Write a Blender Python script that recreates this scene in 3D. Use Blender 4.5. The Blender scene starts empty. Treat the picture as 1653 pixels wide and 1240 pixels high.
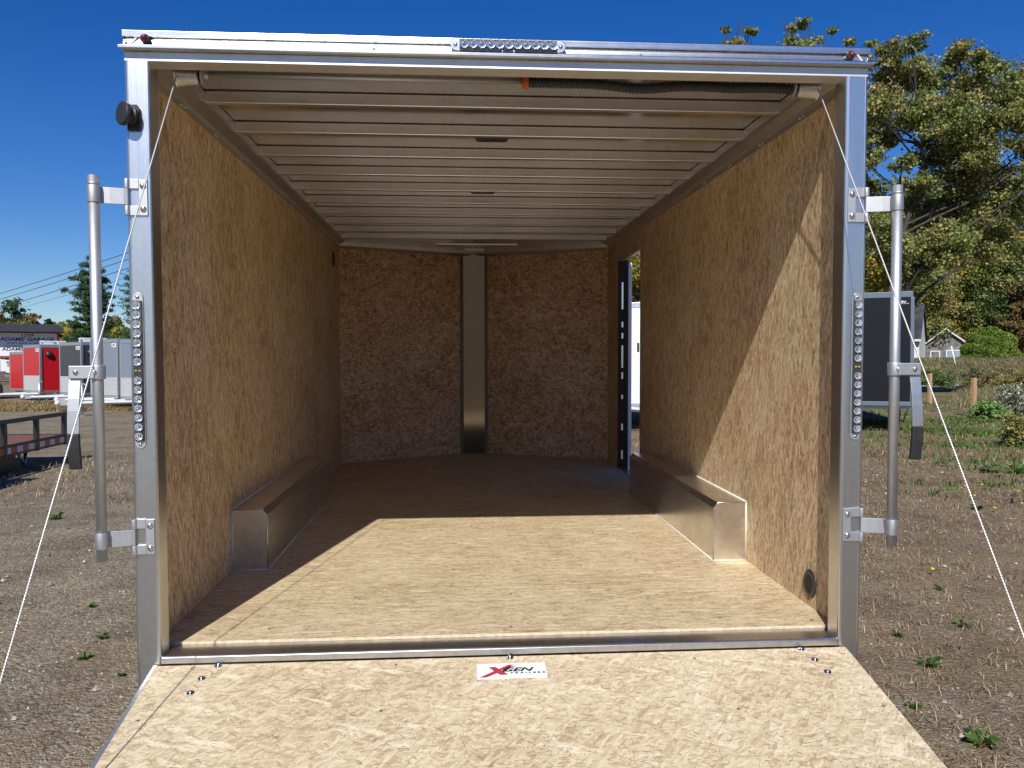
import bpy, bmesh, math, random
import numpy as np
from mathutils import Vector, Matrix
rnd = random.Random(7)
SC = bpy.context.scene
COL = SC.collection
# ------------------------------------------------------------------ camera
CAM = Vector((-0.18546, -2.86845, 1.50855))
FW = Vector((0.068997, 0.997316, -0.024488)); RT = Vector((0.997605, -0.069097, -0.003246)); UP = Vector((0.00493, 0.024206, 0.999695))
FPX = 1306.3
cd = bpy.data.cameras.new("camera"); cam = bpy.data.objects.new("camera", cd); COL.objects.link(cam)
cd.sensor_width = 36; cd.lens = FPX / 1653 * 36; cd.clip_start = 0.05; cd.clip_end = 2000
M = Matrix(((RT.x, UP.x, -FW.x), (RT.y, UP.y, -FW.y), (RT.z, UP.z, -FW.z))).to_4x4(); M.translation = CAM
cam.matrix_world = M; SC.camera = cam
# ------------------------------------------------------------------ light
SUN_D = Vector((0.54, 2.28, -2.00)).normalized()          # direction the light travels
ELEV = math.asin(-SUN_D.z); AZ = math.atan2(-SUN_D.x, -SUN_D.y)   # azimuth of the sun, clockwise from +Y
w = bpy.data.worlds.new("World"); SC.world = w; w.use_nodes = True
nt = w.node_tree; bg = nt.nodes["Background"]
sky = nt.nodes.new("ShaderNodeTexSky"); sky.sky_type = 'NISHITA'; sky.sun_disc = False
sky.sun_elevation = ELEV; sky.sun_rotation = AZ; sky.altitude = 100; sky.air_density = 1.0; sky.dust_density = 0.15; sky.ozone_density = 6.0
hs = nt.nodes.new("ShaderNodeHueSaturation"); hs.inputs['Saturation'].default_value = 1.30; hs.inputs['Value'].default_value = 1.02; hs.inputs['Hue'].default_value = 0.516
nt.links.new(sky.outputs[0], hs.inputs['Color']); nt.links.new(hs.outputs[0], bg.inputs[0]); bg.inputs[1].default_value = 0.072
sl = bpy.data.lights.new("sun", 'SUN'); sl.energy = 4.1; sl.angle = math.radians(0.53); sl.color = (1, 0.97, 0.91)
so = bpy.data.objects.new("sun", sl); COL.objects.link(so)
so.rotation_euler = SUN_D.to_track_quat('-Z', 'Y').to_euler()
SC.view_settings.view_transform = 'Standard'; SC.view_settings.look = 'None'; SC.view_settings.exposure = 0.45; SC.view_settings.gamma = 1
try:
    SC.cycles.max_bounces = 8; SC.cycles.diffuse_bounces = 5; SC.cycles.glossy_bounces = 4
except Exception: pass

def hp(px, d, z=0.0):
    """point at horizontal distance d along the compass direction of photo column px"""
    v = FW * 1.0 + RT * ((px - 826.5) / FPX); h = Vector((v.x, v.y, 0)) ; h = h / (v.dot(FW))
    return Vector((CAM.x + h.x * d, CAM.y + h.y * d, z))
def pz(py, d):
    """height of photo row py at distance d"""
    return CAM.z + (588 - py) / FPX * d

# ------------------------------------------------------------------ node helpers
def newmat(name):
    m = bpy.data.materials.new(name); m.use_nodes = True
    t = m.node_tree; b = t.nodes["Principled BSDF"]; return m, t, b
def nd(t, typ, ins=None, **kw):
    n = t.nodes.new(typ)
    for k, v in kw.items(): setattr(n, k, v)
    for k, v in (ins or {}).items():
        if hasattr(v, 'links') or isinstance(v, bpy.types.NodeSocket): t.links.new(v, n.inputs[k])
        else: n.inputs[k].default_value = v
    return n
def mix(t, f, a, b, mode='MIX'):
    n = t.nodes.new("ShaderNodeMix"); n.data_type = 'RGBA'; n.blend_type = mode
    for s, v in ((n.inputs[0], f), (n.inputs[6], a), (n.inputs[7], b)):
        if isinstance(v, bpy.types.NodeSocket): t.links.new(v, s)
        else: s.default_value = v if not isinstance(v, tuple) or len(v) == 4 else (*v, 1)
    return n.outputs[2]
def ma(t, op, a, b=0.0, c=0.0):
    n = t.nodes.new("ShaderNodeMath"); n.operation = op
    for i, v in enumerate((a, b, c)):
        if isinstance(v, bpy.types.NodeSocket): t.links.new(v, n.inputs[i])
        else: n.inputs[i].default_value = v
    return n.outputs[0]
def ramp(t, f, stops, interp='LINEAR'):
    n = t.nodes.new("ShaderNodeValToRGB"); t.links.new(f, n.inputs[0]); r = n.color_ramp; r.interpolation = interp
    while len(r.elements) < len(stops): r.elements.new(0.5)
    for e, (p, c) in zip(r.elements, stops): e.position = p; e.color = c if len(c) == 4 else (*c, 1)
    return n.outputs[0]
def noise(t, vec, scale, detail=3, rough=0.5, dim='3D'):
    return nd(t, "ShaderNodeTexNoise", {'Vector': vec, 'Scale': scale, 'Detail': detail, 'Roughness': rough}, noise_dimensions=dim)
def mapping(t, vec, rot=(0, 0, 0), scale=(1, 1, 1), loc=(0, 0, 0)):
    return nd(t, "ShaderNodeMapping", {'Vector': vec, 'Rotation': rot, 'Scale': scale, 'Location': loc}).outputs[0]
def objco(t): return nd(t, "ShaderNodeTexCoord").outputs['Object']
def simple(name, col, rough=0.6, metal=0.0, var=0.0, scale=8, bump=0.0, spec=0.5):
    m, t, b = newmat(name); b.inputs['Roughness'].default_value = rough; b.inputs['Metallic'].default_value = metal
    b.inputs['Specular IOR Level'].default_value = spec
    if var:
        n = noise(t, objco(t), scale, 4)
        a = tuple(c * (1 - var) for c in col); c2 = tuple(min(1, c * (1 + var)) for c in col)
        t.links.new(ramp(t, n.outputs[0], [(0.3, a), (0.7, c2)]), b.inputs['Base Color'])
        if bump:
            bp = nd(t, "ShaderNodeBump", {'Height': n.outputs[0], 'Strength': bump, 'Distance': 0.02}); t.links.new(bp.outputs[0], b.inputs['Normal'])
    else: b.inputs['Base Color'].default_value = (*col, 1)
    return m

def osb(name, ax, along, spread, stops, flake=(0.013, 0.075), seams=None, dark=1.0, vw=.42, sk=1.0, sc_=(.115, .052, .022)):
    """oriented strand board: layered stretched flakes; ax = the two in-plane axes, along = main strand angle"""
    m, t, b = newmat(name)
    s = nd(t, "ShaderNodeSeparateXYZ", {0: objco(t)})
    cmb = nd(t, "ShaderNodeCombineXYZ", {'X': s.outputs[ax[0]], 'Y': s.outputs[ax[1]], 'Z': 0.0}).outputs[0]
    wob = noise(t, cmb, 22, 2).outputs['Color']
    off = nd(t, "ShaderNodeVectorMath", {0: wob, 1: (0.5, 0.5, 0.5)}, operation='SUBTRACT').outputs[0]
    off = nd(t, "ShaderNodeVectorMath", {0: off, 'Scale': 0.016}, operation='SCALE').outputs[0]
    co = nd(t, "ShaderNodeVectorMath", {0: cmb, 1: off}, operation='ADD').outputs[0]
    val = None; L = 8; lr = random.Random(hash(ax) % 97 + int(spread * 100))
    for i in range(L):
        ang = math.radians(along + spread * (2 * (i + 0.5) / L - 1) * (1 if i % 2 else -1)); k = 0.55 + 0.8 * lr.random()
        # rotate so that strands run along +X then squash
        v = mapping(t, mapping(t, co, rot=(0, 0, -ang), loc=(lr.random() * 9, lr.random() * 9, 0)), scale=(1 / (flake[1] * k), 1 / (flake[0] * k), 1))
        vo = nd(t, "ShaderNodeTexVoronoi", {'Vector': v, 'Scale': 1.0, 'Randomness': 1.0}, voronoi_dimensions='2D')
        sc = nd(t, "ShaderNodeSeparateColor", {0: vo.outputs['Color']})
        if val is None: val = sc.outputs[0]; edge = vo.outputs['Distance']
        else:
            f = ma(t, 'GREATER_THAN', sc.outputs[1], 0.70)
            n = nd(t, "ShaderNodeMix", {0: f, 2: val, 3: sc.outputs[0]}); n.data_type = 'FLOAT'; val = n.outputs[0]
            n2 = nd(t, "ShaderNodeMix", {0: f, 2: edge, 3: vo.outputs['Distance']}); edge = n2.outputs[0]
    a0 = math.radians(along)
    grain = noise(t, mapping(t, mapping(t, co, rot=(0, 0, -a0)), scale=(22, 260, 1)), 1.0, 4, 0.7).outputs[0]
    big = noise(t, cmb, 2.2, 3).outputs[0]
    mid = noise(t, mapping(t, mapping(t, co, rot=(0, 0, -a0)), scale=(14, 45, 1)), 1.0, 3).outputs[0]
    v = ma(t, 'MULTIPLY_ADD', val, vw, 0.0)
    v = ma(t, 'MULTIPLY_ADD', grain, 0.46, v); v = ma(t, 'MULTIPLY_ADD', mid, 0.55, v); v = ma(t, 'MULTIPLY_ADD', big, 0.55, v)
    v = ma(t, 'SUBTRACT', v, 0.49 + (vw - .42) * .5)
    col = ramp(t, v, stops)
    # odd larger strands, lighter or darker than their neighbours
    for kk, (pr, tone, fa) in enumerate(((.045, (.16, .095, .055), .50), (.05, (.78, .68, .52), .45))):
        v2 = mapping(t, mapping(t, co, rot=(0, 0, -a0 + spread * .010 * (1 if kk else -1)), loc=(kk * 3.1 + 1, 2.7, 0)), scale=(1 / 0.085, 1 / 0.020, 1))
        vo = nd(t, "ShaderNodeTexVoronoi", {'Vector': v2, 'Scale': 1.0}, voronoi_dimensions='2D'); sc = nd(t, "ShaderNodeSeparateColor", {0: vo.outputs['Color']})
        f = ma(t, 'MULTIPLY', ma(t, 'MULTIPLY', ma(t, 'LESS_THAN', sc.outputs[0], pr), ma(t, 'LESS_THAN', vo.outputs['Distance'], .62)), fa * (dark if kk == 0 else (1 if dark <= 1 else .25)))
        col = mix(t, f, col, mix(t, 0.5, col, tone) if kk == 0 else tone)
    # thin dark slivers lying at several angles, crowded in places
    dens = noise(t, mapping(t, co, loc=(4, 9, 0)), 6.5, 3, .6).outputs[0]
    for kk, (du, ln, wd, th) in enumerate(((.2, .022, .0032, .955), (-.55, .016, .0028, .958), (.75, .030, .0036, .962), (-1.0, .012, .0030, .965), (0.0, .040, .0040, .968))):
        v2 = mapping(t, mapping(t, co, rot=(0, 0, -a0 + du * (spread / 50 + .25)), loc=(kk * 1.7, kk * 2.3, 0)), scale=(1 / (ln * sk), 1 / (wd * sk), 1))
        vo = nd(t, "ShaderNodeTexVoronoi", {'Vector': v2, 'Scale': 1.0}, voronoi_dimensions='2D'); sc = nd(t, "ShaderNodeSeparateColor", {0: vo.outputs['Color']})
        thr = ma(t, 'SUBTRACT', th + .105, ma(t, 'MULTIPLY', dens, .24 + .05 * dark))
        f = ma(t, 'MULTIPLY', ma(t, 'GREATER_THAN', sc.outputs[0], thr), ma(t, 'LESS_THAN', vo.outputs['Distance'], .46))
        col = mix(t, ma(t, 'MULTIPLY', f, ma(t, 'MULTIPLY_ADD', sc.outputs[2], .50, .22)), col, sc_)
    if seams:   # thin joints across the sheet at the given coordinate of the second axis
        for y in seams:
            d = ma(t, 'ABSOLUTE', ma(t, 'SUBTRACT', s.outputs[ax[1]], y)); f = ma(t, 'MULTIPLY', ma(t, 'LESS_THAN', d, 0.0022), 0.55)
            col = mix(t, f, col, (0.06, 0.035, 0.02))
    t.links.new(col, b.inputs['Base Color'])
    h = ma(t, 'MULTIPLY_ADD', grain, 0.4, val)
    bp = nd(t, "ShaderNodeBump", {'Height': h, 'Strength': 0.12, 'Distance': 0.002}); t.links.new(bp.outputs[0], b.inputs['Normal'])
    b.inputs['Roughness'].default_value = 0.62; b.inputs['Specular IOR Level'].default_value = 0.25
    return m
def S(*c): return c
OSB_W = [(0.0, S(.23, .125, .058)), (0.22, S(.465, .305, .165)), (0.5, S(.63, .455, .27)), (0.75, S(.715, .555, .36)), (1, S(.82, .69, .49))]
OSB_N = [(0.0, S(.22, .105, .050)), (0.27, S(.46, .265, .142)), (0.5, S(.62, .395, .235)), (0.75, S(.72, .50, .32)), (1, S(.82, .64, .45))]
OSB_F = [(0.0, S(.25, .170, .088)), (0.26, S(.43, .325, .19)), (0.5, S(.555, .440, .272)), (0.75, S(.64, .532, .352)), (1, S(.76, .665, .48))]
OSB_R = [(0.0, S(.22, .138, .070)), (0.22, S(.41, .308, .182)), (0.5, S(.555, .448, .290)), (0.75, S(.635, .54, .38)), (1, S(.755, .685, .53))]
M_WALL = osb("osb_wall", (1, 2), 90, 26, OSB_W, (0.0095, 0.065), dark=1.25, vw=.62, sk=1.3)
M_NOSE = osb("osb_nose", (0, 2), 90, 90, OSB_N, (0.013, 0.045), dark=1.15, vw=.66, sk=1.6, sc_=(.10, .042, .018))
M_FLOOR = osb("osb_floor", (0, 1), 0, 14, OSB_F, (0.008, 0.07), seams=(0.745, 1.965, 3.19, 4.40))
M_RAMP = osb("osb_ramp", (0, 1), 8, 50, OSB_R, (0.010, 0.042), dark=.5, vw=.46, sk=1.15, sc_=(.24, .145, .075))

def alu(name, axis=0, base=(0.76, 0.77, 0.78), r0=0.2, r1=0.42, smudge=0.12, stretch=220, bump=0.05, aniso=0.5):
    m, t, b = newmat(name); co = objco(t)
    sc = [stretch] * 3; sc[axis] = 1.5
    n = noise(t, mapping(t, co, scale=tuple(sc)), 1.0, 3, 0.6).outputs[0]
    n2 = noise(t, co, 6, 4, 0.6).outputs[0]; n3 = noise(t, co, 40, 3, 0.7).outputs[0]
    sm = ma(t, 'MULTIPLY', n2, n3)
    r = ma(t, 'MULTIPLY_ADD', n, (r1 - r0) * 0.8, r0); r = ma(t, 'MULTIPLY_ADD', n2, (r1 - r0) * 0.6, r)
    t.links.new(r, b.inputs['Roughness'])
    d = tuple(c * (1 - smudge) for c in base)
    c = mix(t, ramp(t, sm, [(0.15, (0, 0, 0)), (0.36, (1, 1, 1))]), base, d)
    c = mix(t, ma(t, 'MULTIPLY', n, 0.25), c, tuple(x * .78 for x in base))
    t.links.new(c, b.inputs['Base Color'])
    b.inputs['Metallic'].default_value = 1.0
    bp = nd(t, "ShaderNodeBump", {'Height': n, 'Strength': bump, 'Distance': 0.001})
    t.links.new(bp.outputs[0], b.inputs['Normal'])
    return m
M_POST = alu("mill_aluminium_upright", 2, (0.70, 0.70, 0.70), r0=0.20, r1=0.38)
M_BEAM = alu("mill_aluminium_crosswise", 0, (0.66, 0.67, 0.68), r0=0.15, r1=0.36, smudge=.2)
M_HBEAM = alu("dull_header_metal", 0, (0.80, 0.79, 0.77), r0=0.42, r1=0.60)
M_RAIL = alu("mill_aluminium_lengthwise", 1, (0.76, 0.75, 0.73), r0=0.28, r1=0.42)
M_BOW = alu("roof_bow_metal", 0, (0.84, 0.83, 0.80), r0=0.26, r1=0.42)
M_CEIL = alu("roof_sheet_metal", 0, (0.80, 0.75, 0.70), r0=0.08, r1=0.17, stretch=3, bump=0.02)
M_WBOX = alu("wheel_box_sheet", 1, (0.86, 0.84, 0.81), r0=0.18, r1=0.34, smudge=0.2)
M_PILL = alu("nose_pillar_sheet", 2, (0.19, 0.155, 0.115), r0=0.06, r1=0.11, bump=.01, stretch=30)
M_CAST = alu("satin_aluminium", 2, (0.52, 0.53, 0.54), r0=0.48, r1=0.62, stretch=60)
M_HAND = alu("polished_handle", 2, (0.60, 0.59, 0.57), r0=0.34, r1=0.48)
M_ZINC = simple("zinc_bolt", (0.62, 0.63, 0.66), 0.25, 1.0)
M_CAULK = simple("white_sealant", (0.60, 0.57, 0.50), 0.55, var=0.12, scale=60)
M_BLK = simple("black_rubber", (0.020, 0.020, 0.022), 0.55, var=0.25, scale=30)
M_BLKP = simple("black_plastic", (0.022, 0.022, 0.025), 0.38)
M_DARK = simple("dark_gap", (0.01, 0.01, 0.01), 0.8)
M_ORANGE = simple("orange_plastic", (0.62, 0.13, 0.035), 0.45)
M_SHELL = simple("white_skin_paint", (0.72, 0.72, 0.72), 0.3, var=0.04, scale=2)
M_GALV = simple("galvanised_steel", (0.50, 0.52, 0.54), 0.45, 0.9, var=0.2, scale=25)
def lensmat(name):
    m, t, b = newmat(name); out = [n for n in t.nodes if n.type == 'OUTPUT_MATERIAL'][0]
    tr = nd(t, "ShaderNodeBsdfTransparent", {'Color': (.93, .95, .98, 1)}); gl = nd(t, "ShaderNodeBsdfGlossy", {'Roughness': .05})
    mx = nd(t, "ShaderNodeMixShader", {0: .07, 1: tr.outputs[0], 2: gl.outputs[0]}); t.links.new(mx.outputs[0], out.inputs[0]); return m
M_LENS = lensmat("clear_lens")
M_CHROME = simple("reflector_chrome", (0.72, 0.74, 0.78), 0.22, 1.0)
M_DIODE = simple("silvered_diode_cup", (0.84, 0.84, 0.84), 0.30, .55)
M_CHROME2 = simple('faceted_reflector', (0.80, 0.80, 0.82), 0.20, .80)
M_ZDARK = simple("dark_zinc_bolt", (0.26, 0.28, 0.31), 0.28, 1.0)
M_HOUS = simple("dark_lamp_housing", (0.035, 0.035, 0.038), 0.5, 0.0)
M_REDLENS = simple("dark_red_lens", (0.16, 0.012, 0.010), 0.15)
M_AMBER = simple("amber_diode", (0.55, 0.36, 0.06), 0.3)
def cablemat():
    m, t, b = newmat("steel_cable"); co = objco(t)
    wv = nd(t, "ShaderNodeTexWave", {'Vector': co, 'Scale': 60.0, 'Distortion': 0.0}, bands_direction='DIAGONAL')
    t.links.new(ramp(t, wv.outputs[0], [(0.2, (0.30, 0.30, 0.29)), (0.8, (0.74, 0.73, 0.70))]), b.inputs['Base Color'])
    b.inputs['Roughness'].default_value = 0.45; b.inputs['Metallic'].default_value = 0.35; return m
M_CABLE = cablemat()

# ------------------------------------------------------------------ mesh builder
class MB:
    def __init__(s): s.v = []; s.f = []; s.m = []; s.sm = []
    def add(s, vs, fs, mi=0, smooth=False):
        o = len(s.v); s.v += [tuple(p) for p in vs]; s.f += [tuple(i + o for i in f) for f in fs]
        s.m += [mi] * len(fs); s.sm += [smooth] * len(fs); return s
    def box(s, x0, x1, y0, y1, z0, z1, mi=0, mat=None):
        vs = [Vector((x, y, z)) for x in (x0, x1) for y in (y0, y1) for z in (z0, z1)]
        if mat: vs = [mat @ p for p in vs]
        return s.add(vs, [(0, 1, 3, 2), (4, 6, 7, 5), (0, 4, 5, 1), (2, 3, 7, 6), (0, 2, 6, 4), (1, 5, 7, 3)], mi)
    def ext(s, prof, axis, a, b, mi=0, smooth=False, mat=None, caps=True):
        """extrude a closed 2D profile along axis (0,1,2); profile coords are the other two axes in order"""
        def P(u, v, c):
            q = [u, v]; q.insert(axis, c); return Vector(q)
        n = len(prof); vs = [P(u, v, a) for u, v in prof] + [P(u, v, b) for u, v in prof]
        if mat: vs = [mat @ p for p in vs]
        fs = [(i, (i + 1) % n, (i + 1) % n + n, i + n) for i in range(n)]
        s.add(vs, fs, mi, smooth)
        if caps: s.add(vs, [tuple(range(n))[::-1], tuple(range(n, 2 * n))], mi)
        return s
    def tube(s, pts, r, n=10, mi=0, caps=True, smooth=True):
        pts = [Vector(p) for p in pts]; rs = r if isinstance(r, (list, tuple)) else [r] * len(pts)
        vs = []; prev = None
        for i, p in enumerate(pts):
            d = (pts[min(i + 1, len(pts) - 1)] - pts[max(i - 1, 0)]).normalized()
            if prev is None:
                a = Vector((0, 0, 1)) if abs(d.z) < 0.9 else Vector((1, 0, 0)); u = d.cross(a).normalized()
            else: u = (prev - d * prev.dot(d)).normalized()
            prev = u; v = d.cross(u)
            for k in range(n):
                t = 2 * math.pi * k / n; vs.append(p + (u * math.cos(t) + v * math.sin(t)) * rs[i])
        fs = []
        for i in range(len(pts) - 1):
            for k in range(n):
                k2 = (k + 1) % n; fs.append((i * n + k, i * n + k2, (i + 1) * n + k2, (i + 1) * n + k))
        s.add(vs, fs, mi, smooth)
        if caps: s.add(vs, [tuple(range(n))[::-1], tuple(range((len(pts) - 1) * n, len(pts) * n))], mi)
        return s
    def lathe(s, c, axis, prof, n=20, mi=0, smooth=True, cap=True):
        """prof: list of (radius, offset along axis)"""
        ax = Vector(axis).normalized(); a = Vector((0, 0, 1)) if abs(ax.z) < 0.9 else Vector((1, 0, 0))
        u = ax.cross(a).normalized(); v = ax.cross(u); c = Vector(c); vs = []
        for r, h in prof:
            for k in range(n):
                t = 2 * math.pi * k / n; vs.append(c + ax * h + (u * math.cos(t) + v * math.sin(t)) * r)
        fs = [(i * n + k, i * n + (k + 1) % n, (i + 1) * n + (k + 1) % n, (i + 1) * n + k) for i in range(len(prof) - 1) for k in range(n)]
        s.add(vs, fs, mi, smooth)
        if prof[0][0] > 1e-5 and cap: s.add(vs, [tuple(range(n))[::-1]], mi)
        if prof[-1][0] > 1e-5: s.add(vs, [tuple(range((len(prof) - 1) * n, len(prof) * n))], mi)
        return s
    def mirror(s):
        s.v = [(-x, y, z) for x, y, z in s.v]; s.f = [f[::-1] for f in s.f]; return s
    def build(s, name, mats, parent=None, bevel=0, fixn=True, **tags):
        me = bpy.data.meshes.new(name); me.from_pydata(s.v, [], s.f)
        for m in (mats if isinstance(mats, (list, tuple)) else [mats]): me.materials.append(m)
        me.polygons.foreach_set('material_index', s.m); me.polygons.foreach_set('use_smooth', s.sm); me.update()
        if fixn:
            bm = bmesh.new(); bm.from_mesh(me); bmesh.ops.remove_doubles(bm, verts=bm.verts, dist=1e-6)
            bmesh.ops.recalc_face_normals(bm, faces=bm.faces); bm.to_mesh(me); bm.free()
        o = bpy.data.objects.new(name, me); COL.objects.link(o)
        if parent: o.parent = parent
        if bevel:
            b = o.modifiers.new("bevel", 'BEVEL'); b.width = bevel; b.segments = 3; b.limit_method = 'ANGLE'; b.angle_limit = math.radians(35); b.harden_normals = False
        for k, v in tags.items(): o[k] = v
        return o
def empty(name, loc, rz=0, **tags):
    o = bpy.data.objects.new(name, None); COL.objects.link(o); o.location = loc; o.rotation_euler = (0, 0, rz); o.empty_display_size = 0.3
    for k, v in tags.items(): o[k] = v
    return o
def copyobj(o, parent=None, name=None):
    c = o.copy(); COL.objects.link(c)
    if parent: c.parent = parent
    return c
def copy_tree(o, parent=None):
    c = copyobj(o, parent)
    for ch in [x for x in bpy.data.objects if x.parent == o]: copy_tree(ch, c)
    return c
def rotm(deg, axis, loc=(0, 0, 0)): return Matrix.Translation(loc) @ Matrix.Rotation(math.radians(deg), 4, axis)

def textmesh(s, size, bold=0.0, shear=0.0, space=1.0, width=None):
    """2-D faces of a line of lettering, origin at left of the baseline; width fits it to a given length"""
    cu = bpy.data.curves.new("lettering", 'FONT'); cu.body = s; cu.size = size; cu.offset = bold; cu.shear = shear; cu.space_character = space
    cu.resolution_u = 3
    ob = bpy.data.objects.new("lettering", cu); COL.objects.link(ob); bpy.context.view_layer.update()
    me = bpy.data.meshes.new_from_object(ob.evaluated_get(bpy.context.evaluated_depsgraph_get()))
    vs = [tuple(v.co) for v in me.vertices]; fs = [tuple(p.vertices) for p in me.polygons]
    bpy.data.objects.remove(ob); bpy.data.curves.remove(cu); bpy.data.meshes.remove(me)
    x0 = min(v[0] for v in vs); x1 = max(v[0] for v in vs); k = width / (x1 - x0) if width else 1.0
    return [((v[0] - x0) * k, v[1]) for v in vs], fs
def put2d(mb, pts, fs, org, ux, uy, lift, mi, n):
    org, ux, uy, n = Vector(org), Vector(ux), Vector(uy), Vector(n)
    mb.add([org + ux * a + uy * b + n * lift for a, b in pts], fs, mi)
M_WHITE_CARD = simple("white_gloss_card", (0.80, 0.80, 0.84), 0.3)
M_INK_RED = simple("red_ink", (0.42, 0.035, 0.05), 0.4)
M_INK_BLK = simple("black_ink", (0.012, 0.012, 0.014), 0.4)
M_INK_BLUE = simple("navy_ink", (0.025, 0.035, 0.16), 0.5)
def logo(mb, org, ux, uy, n, w, h, mi=(1, 2), lift=0.0006):
    """red slashed X, slanted GEN, spaced TRAILERS on a w x h field"""
    def poly(ps, mi_, l): put2d(mb, [(a * w, b * h) for a, b in ps], [tuple(range(len(ps)))], org, ux, uy, l, mi_, n)
    poly([(.03, .07), (.12, .07), (.55, .92), (.46, .92)], mi[0], lift)
    poly([(.03, .07), (.13, .07), (.345, .44), (.30, .55)], mi[0], lift * 1.25)
    poly([(.17, .78), (.27, .78), (.33, .60), (.45, .22), (.33, .22), (.25, .46)], mi[0], lift * 1.5)
    p, f = textmesh("GEN", h * 0.36, bold=h * 0.012, shear=0.35, width=w * 0.46)
    put2d(mb, p, f, Vector(org) + Vector(ux) * w * .37 + Vector(uy) * h * .44, ux, uy, lift * 2, mi[1], n)
    poly([(.35, .42), (.40, .42), (.50, .74), (.55, .74), (.56, .78), (.45, .78)], mi[1], lift * 2.2)
    p, f = textmesh("TRAILERS", h * 0.13, bold=h * .006, space=1.6, width=w * 0.51)
    put2d(mb, p, f, Vector(org) + Vector(ux) * w * .47 + Vector(uy) * h * .28, ux, uy, lift * 2, mi[1], n)

M_SCR = simple('dull_screw', (.10, .085, .07), .5)
# ================================================================== the enclosed trailer
ROOT = empty("enclosed_trailer", (0, 0, 0.5), label="large aluminium-framed enclosed trailer with its rear ramp down and bare strand-board inside", category="trailer")
ROOT.rotation_euler = (math.radians(0.982), 0, 0)
T = ROOT
W = 1.266; HW = 2.026; YC = 4.82; YN = 5.47; OUT = 1.295; PI_ = OUT - 0.081; RZ = 2.1185
def both(fn, name, mats, bevel=0, parent=T, **tags):
    a = MB(); fn(a); o1 = a.build(name, mats, parent, bevel, **tags)
    b = MB(); fn(b); b.mirror(); o2 = b.build(name, mats, parent, bevel, **tags); return o1, o2
# floor
f = MB(); f.ext([(-W, .132), (W, .132), (W, YC), (.13, YN), (-.13, YN), (-W, YC)], 2, -.019, 0.0)
FLOOR = f.build("floor_panel", M_FLOOR, T)
f = MB(); f.box(-W, W, .1300, .1318, -.0115, -.0004); f.build("floor_edge", simple("board_edge", (.52, .42, .29), .8, var=.18, scale=60), T)
f = MB(); f.ext([(-1.29, .14), (1.29, .14), (1.29, YC), (.15, YN + .06), (-.15, YN + .06), (-1.29, YC)], 2, -.16, -.0205)
f.build("chassis", M_GALV, T)
rs = random.Random(3)
for x, y in [(-.62, .62), (.05, .62), (.62, .60), (1.15, .60), (-.2, 1.02), (.42, 1.05), (.9, 1.0), (-.75, 1.75), (.02, 1.72), (.6, 1.75), (-.1, 1.98), (.85, .24), (-.9, .25), (.02, .20), (1.2, .19)]:
    s = MB(); s.lathe((x, y, 0), (0, 0, 1), [(0.0065, 0.0002), (0.0065, 0.0009), (0.003, 0.0012), (0.0, 0.0012)], 10)
    s.build("screw", M_SCR, FLOOR)
# walls
def wl(a): a.box(-1.279, -W, .075, YC, 0.0005, HW)
a = MB(); wl(a); WL = a.build("wall_panel", M_WALL, T)
a = MB(); a.box(W, 1.279, .075, 3.47, .0005, HW); a.box(W, 1.279, 4.30, YC, .0005, HW); a.box(W, 1.279, 3.47, 4.30, 1.845, HW)
WR = a.build("wall_panel", M_WALL, T)
for X, ys, P_ in ((-W, (.35, .85, 1.5, 2.4, 3.5), WL), (W, (.35, .55, .95, 1.4, 2.2), WR)):
    for y in ys:
        for z in (.55, 1.05, 1.6):
            s = MB()
            for dz in (-.006, .008): s.box(X - .0012, X + .0012, y + dz * .5, y + dz * .5 + .003, z + dz, z + dz + .009)
            s.build("staple", M_DARK, P_)
# nose panels
def nose(a):
    p0 = Vector((-W, YC, 0)); p1 = Vector((-.125, YN - .01, 0)); n = (p1 - p0).cross(Vector((0, 0, 1))).normalized() * -.012
    if n.y < 0: n = -n
    a.ext([(p0.x, p0.y), (p1.x, p1.y), (p1.x + n.x, p1.y + n.y), (p0.x + n.x, p0.y + n.y)], 2, .001, 2.03)
both(nose, "nose_panel", M_NOSE)
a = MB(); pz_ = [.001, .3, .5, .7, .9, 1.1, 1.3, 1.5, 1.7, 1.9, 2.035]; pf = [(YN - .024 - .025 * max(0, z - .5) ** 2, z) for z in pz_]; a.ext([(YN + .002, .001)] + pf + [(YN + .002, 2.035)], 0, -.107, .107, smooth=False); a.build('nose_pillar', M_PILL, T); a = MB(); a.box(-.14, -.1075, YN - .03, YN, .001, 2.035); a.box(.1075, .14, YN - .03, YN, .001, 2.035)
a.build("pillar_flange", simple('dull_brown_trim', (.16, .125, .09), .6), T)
def cove(a):
    n = 10
    ring = []
    for p0, p1 in (((-W + .002, YC - .06), (-.0, YN - .08)),):
        for (dy, z) in ((0.04, 2.008), (0.0, 2.012), (-.03, 2.03), (-.045, 2.062), (-.05, 2.118), (0.04, 2.118)):
            ring.append([(p0[0], p0[1] + dy + .03, z), (p1[0], p1[1] + dy + .03, z)])
    m = len(ring); vs = [r[0] for r in ring] + [r[1] for r in ring]
    a.add(vs, [(i, (i + 1) % m, (i + 1) % m + m, i + m) for i in range(m)], 0, False); a.add(vs, [tuple(range(m)), tuple(range(m, 2 * m))], 0)
both(cove, "nose_cove_trim", M_RAIL)
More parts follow.
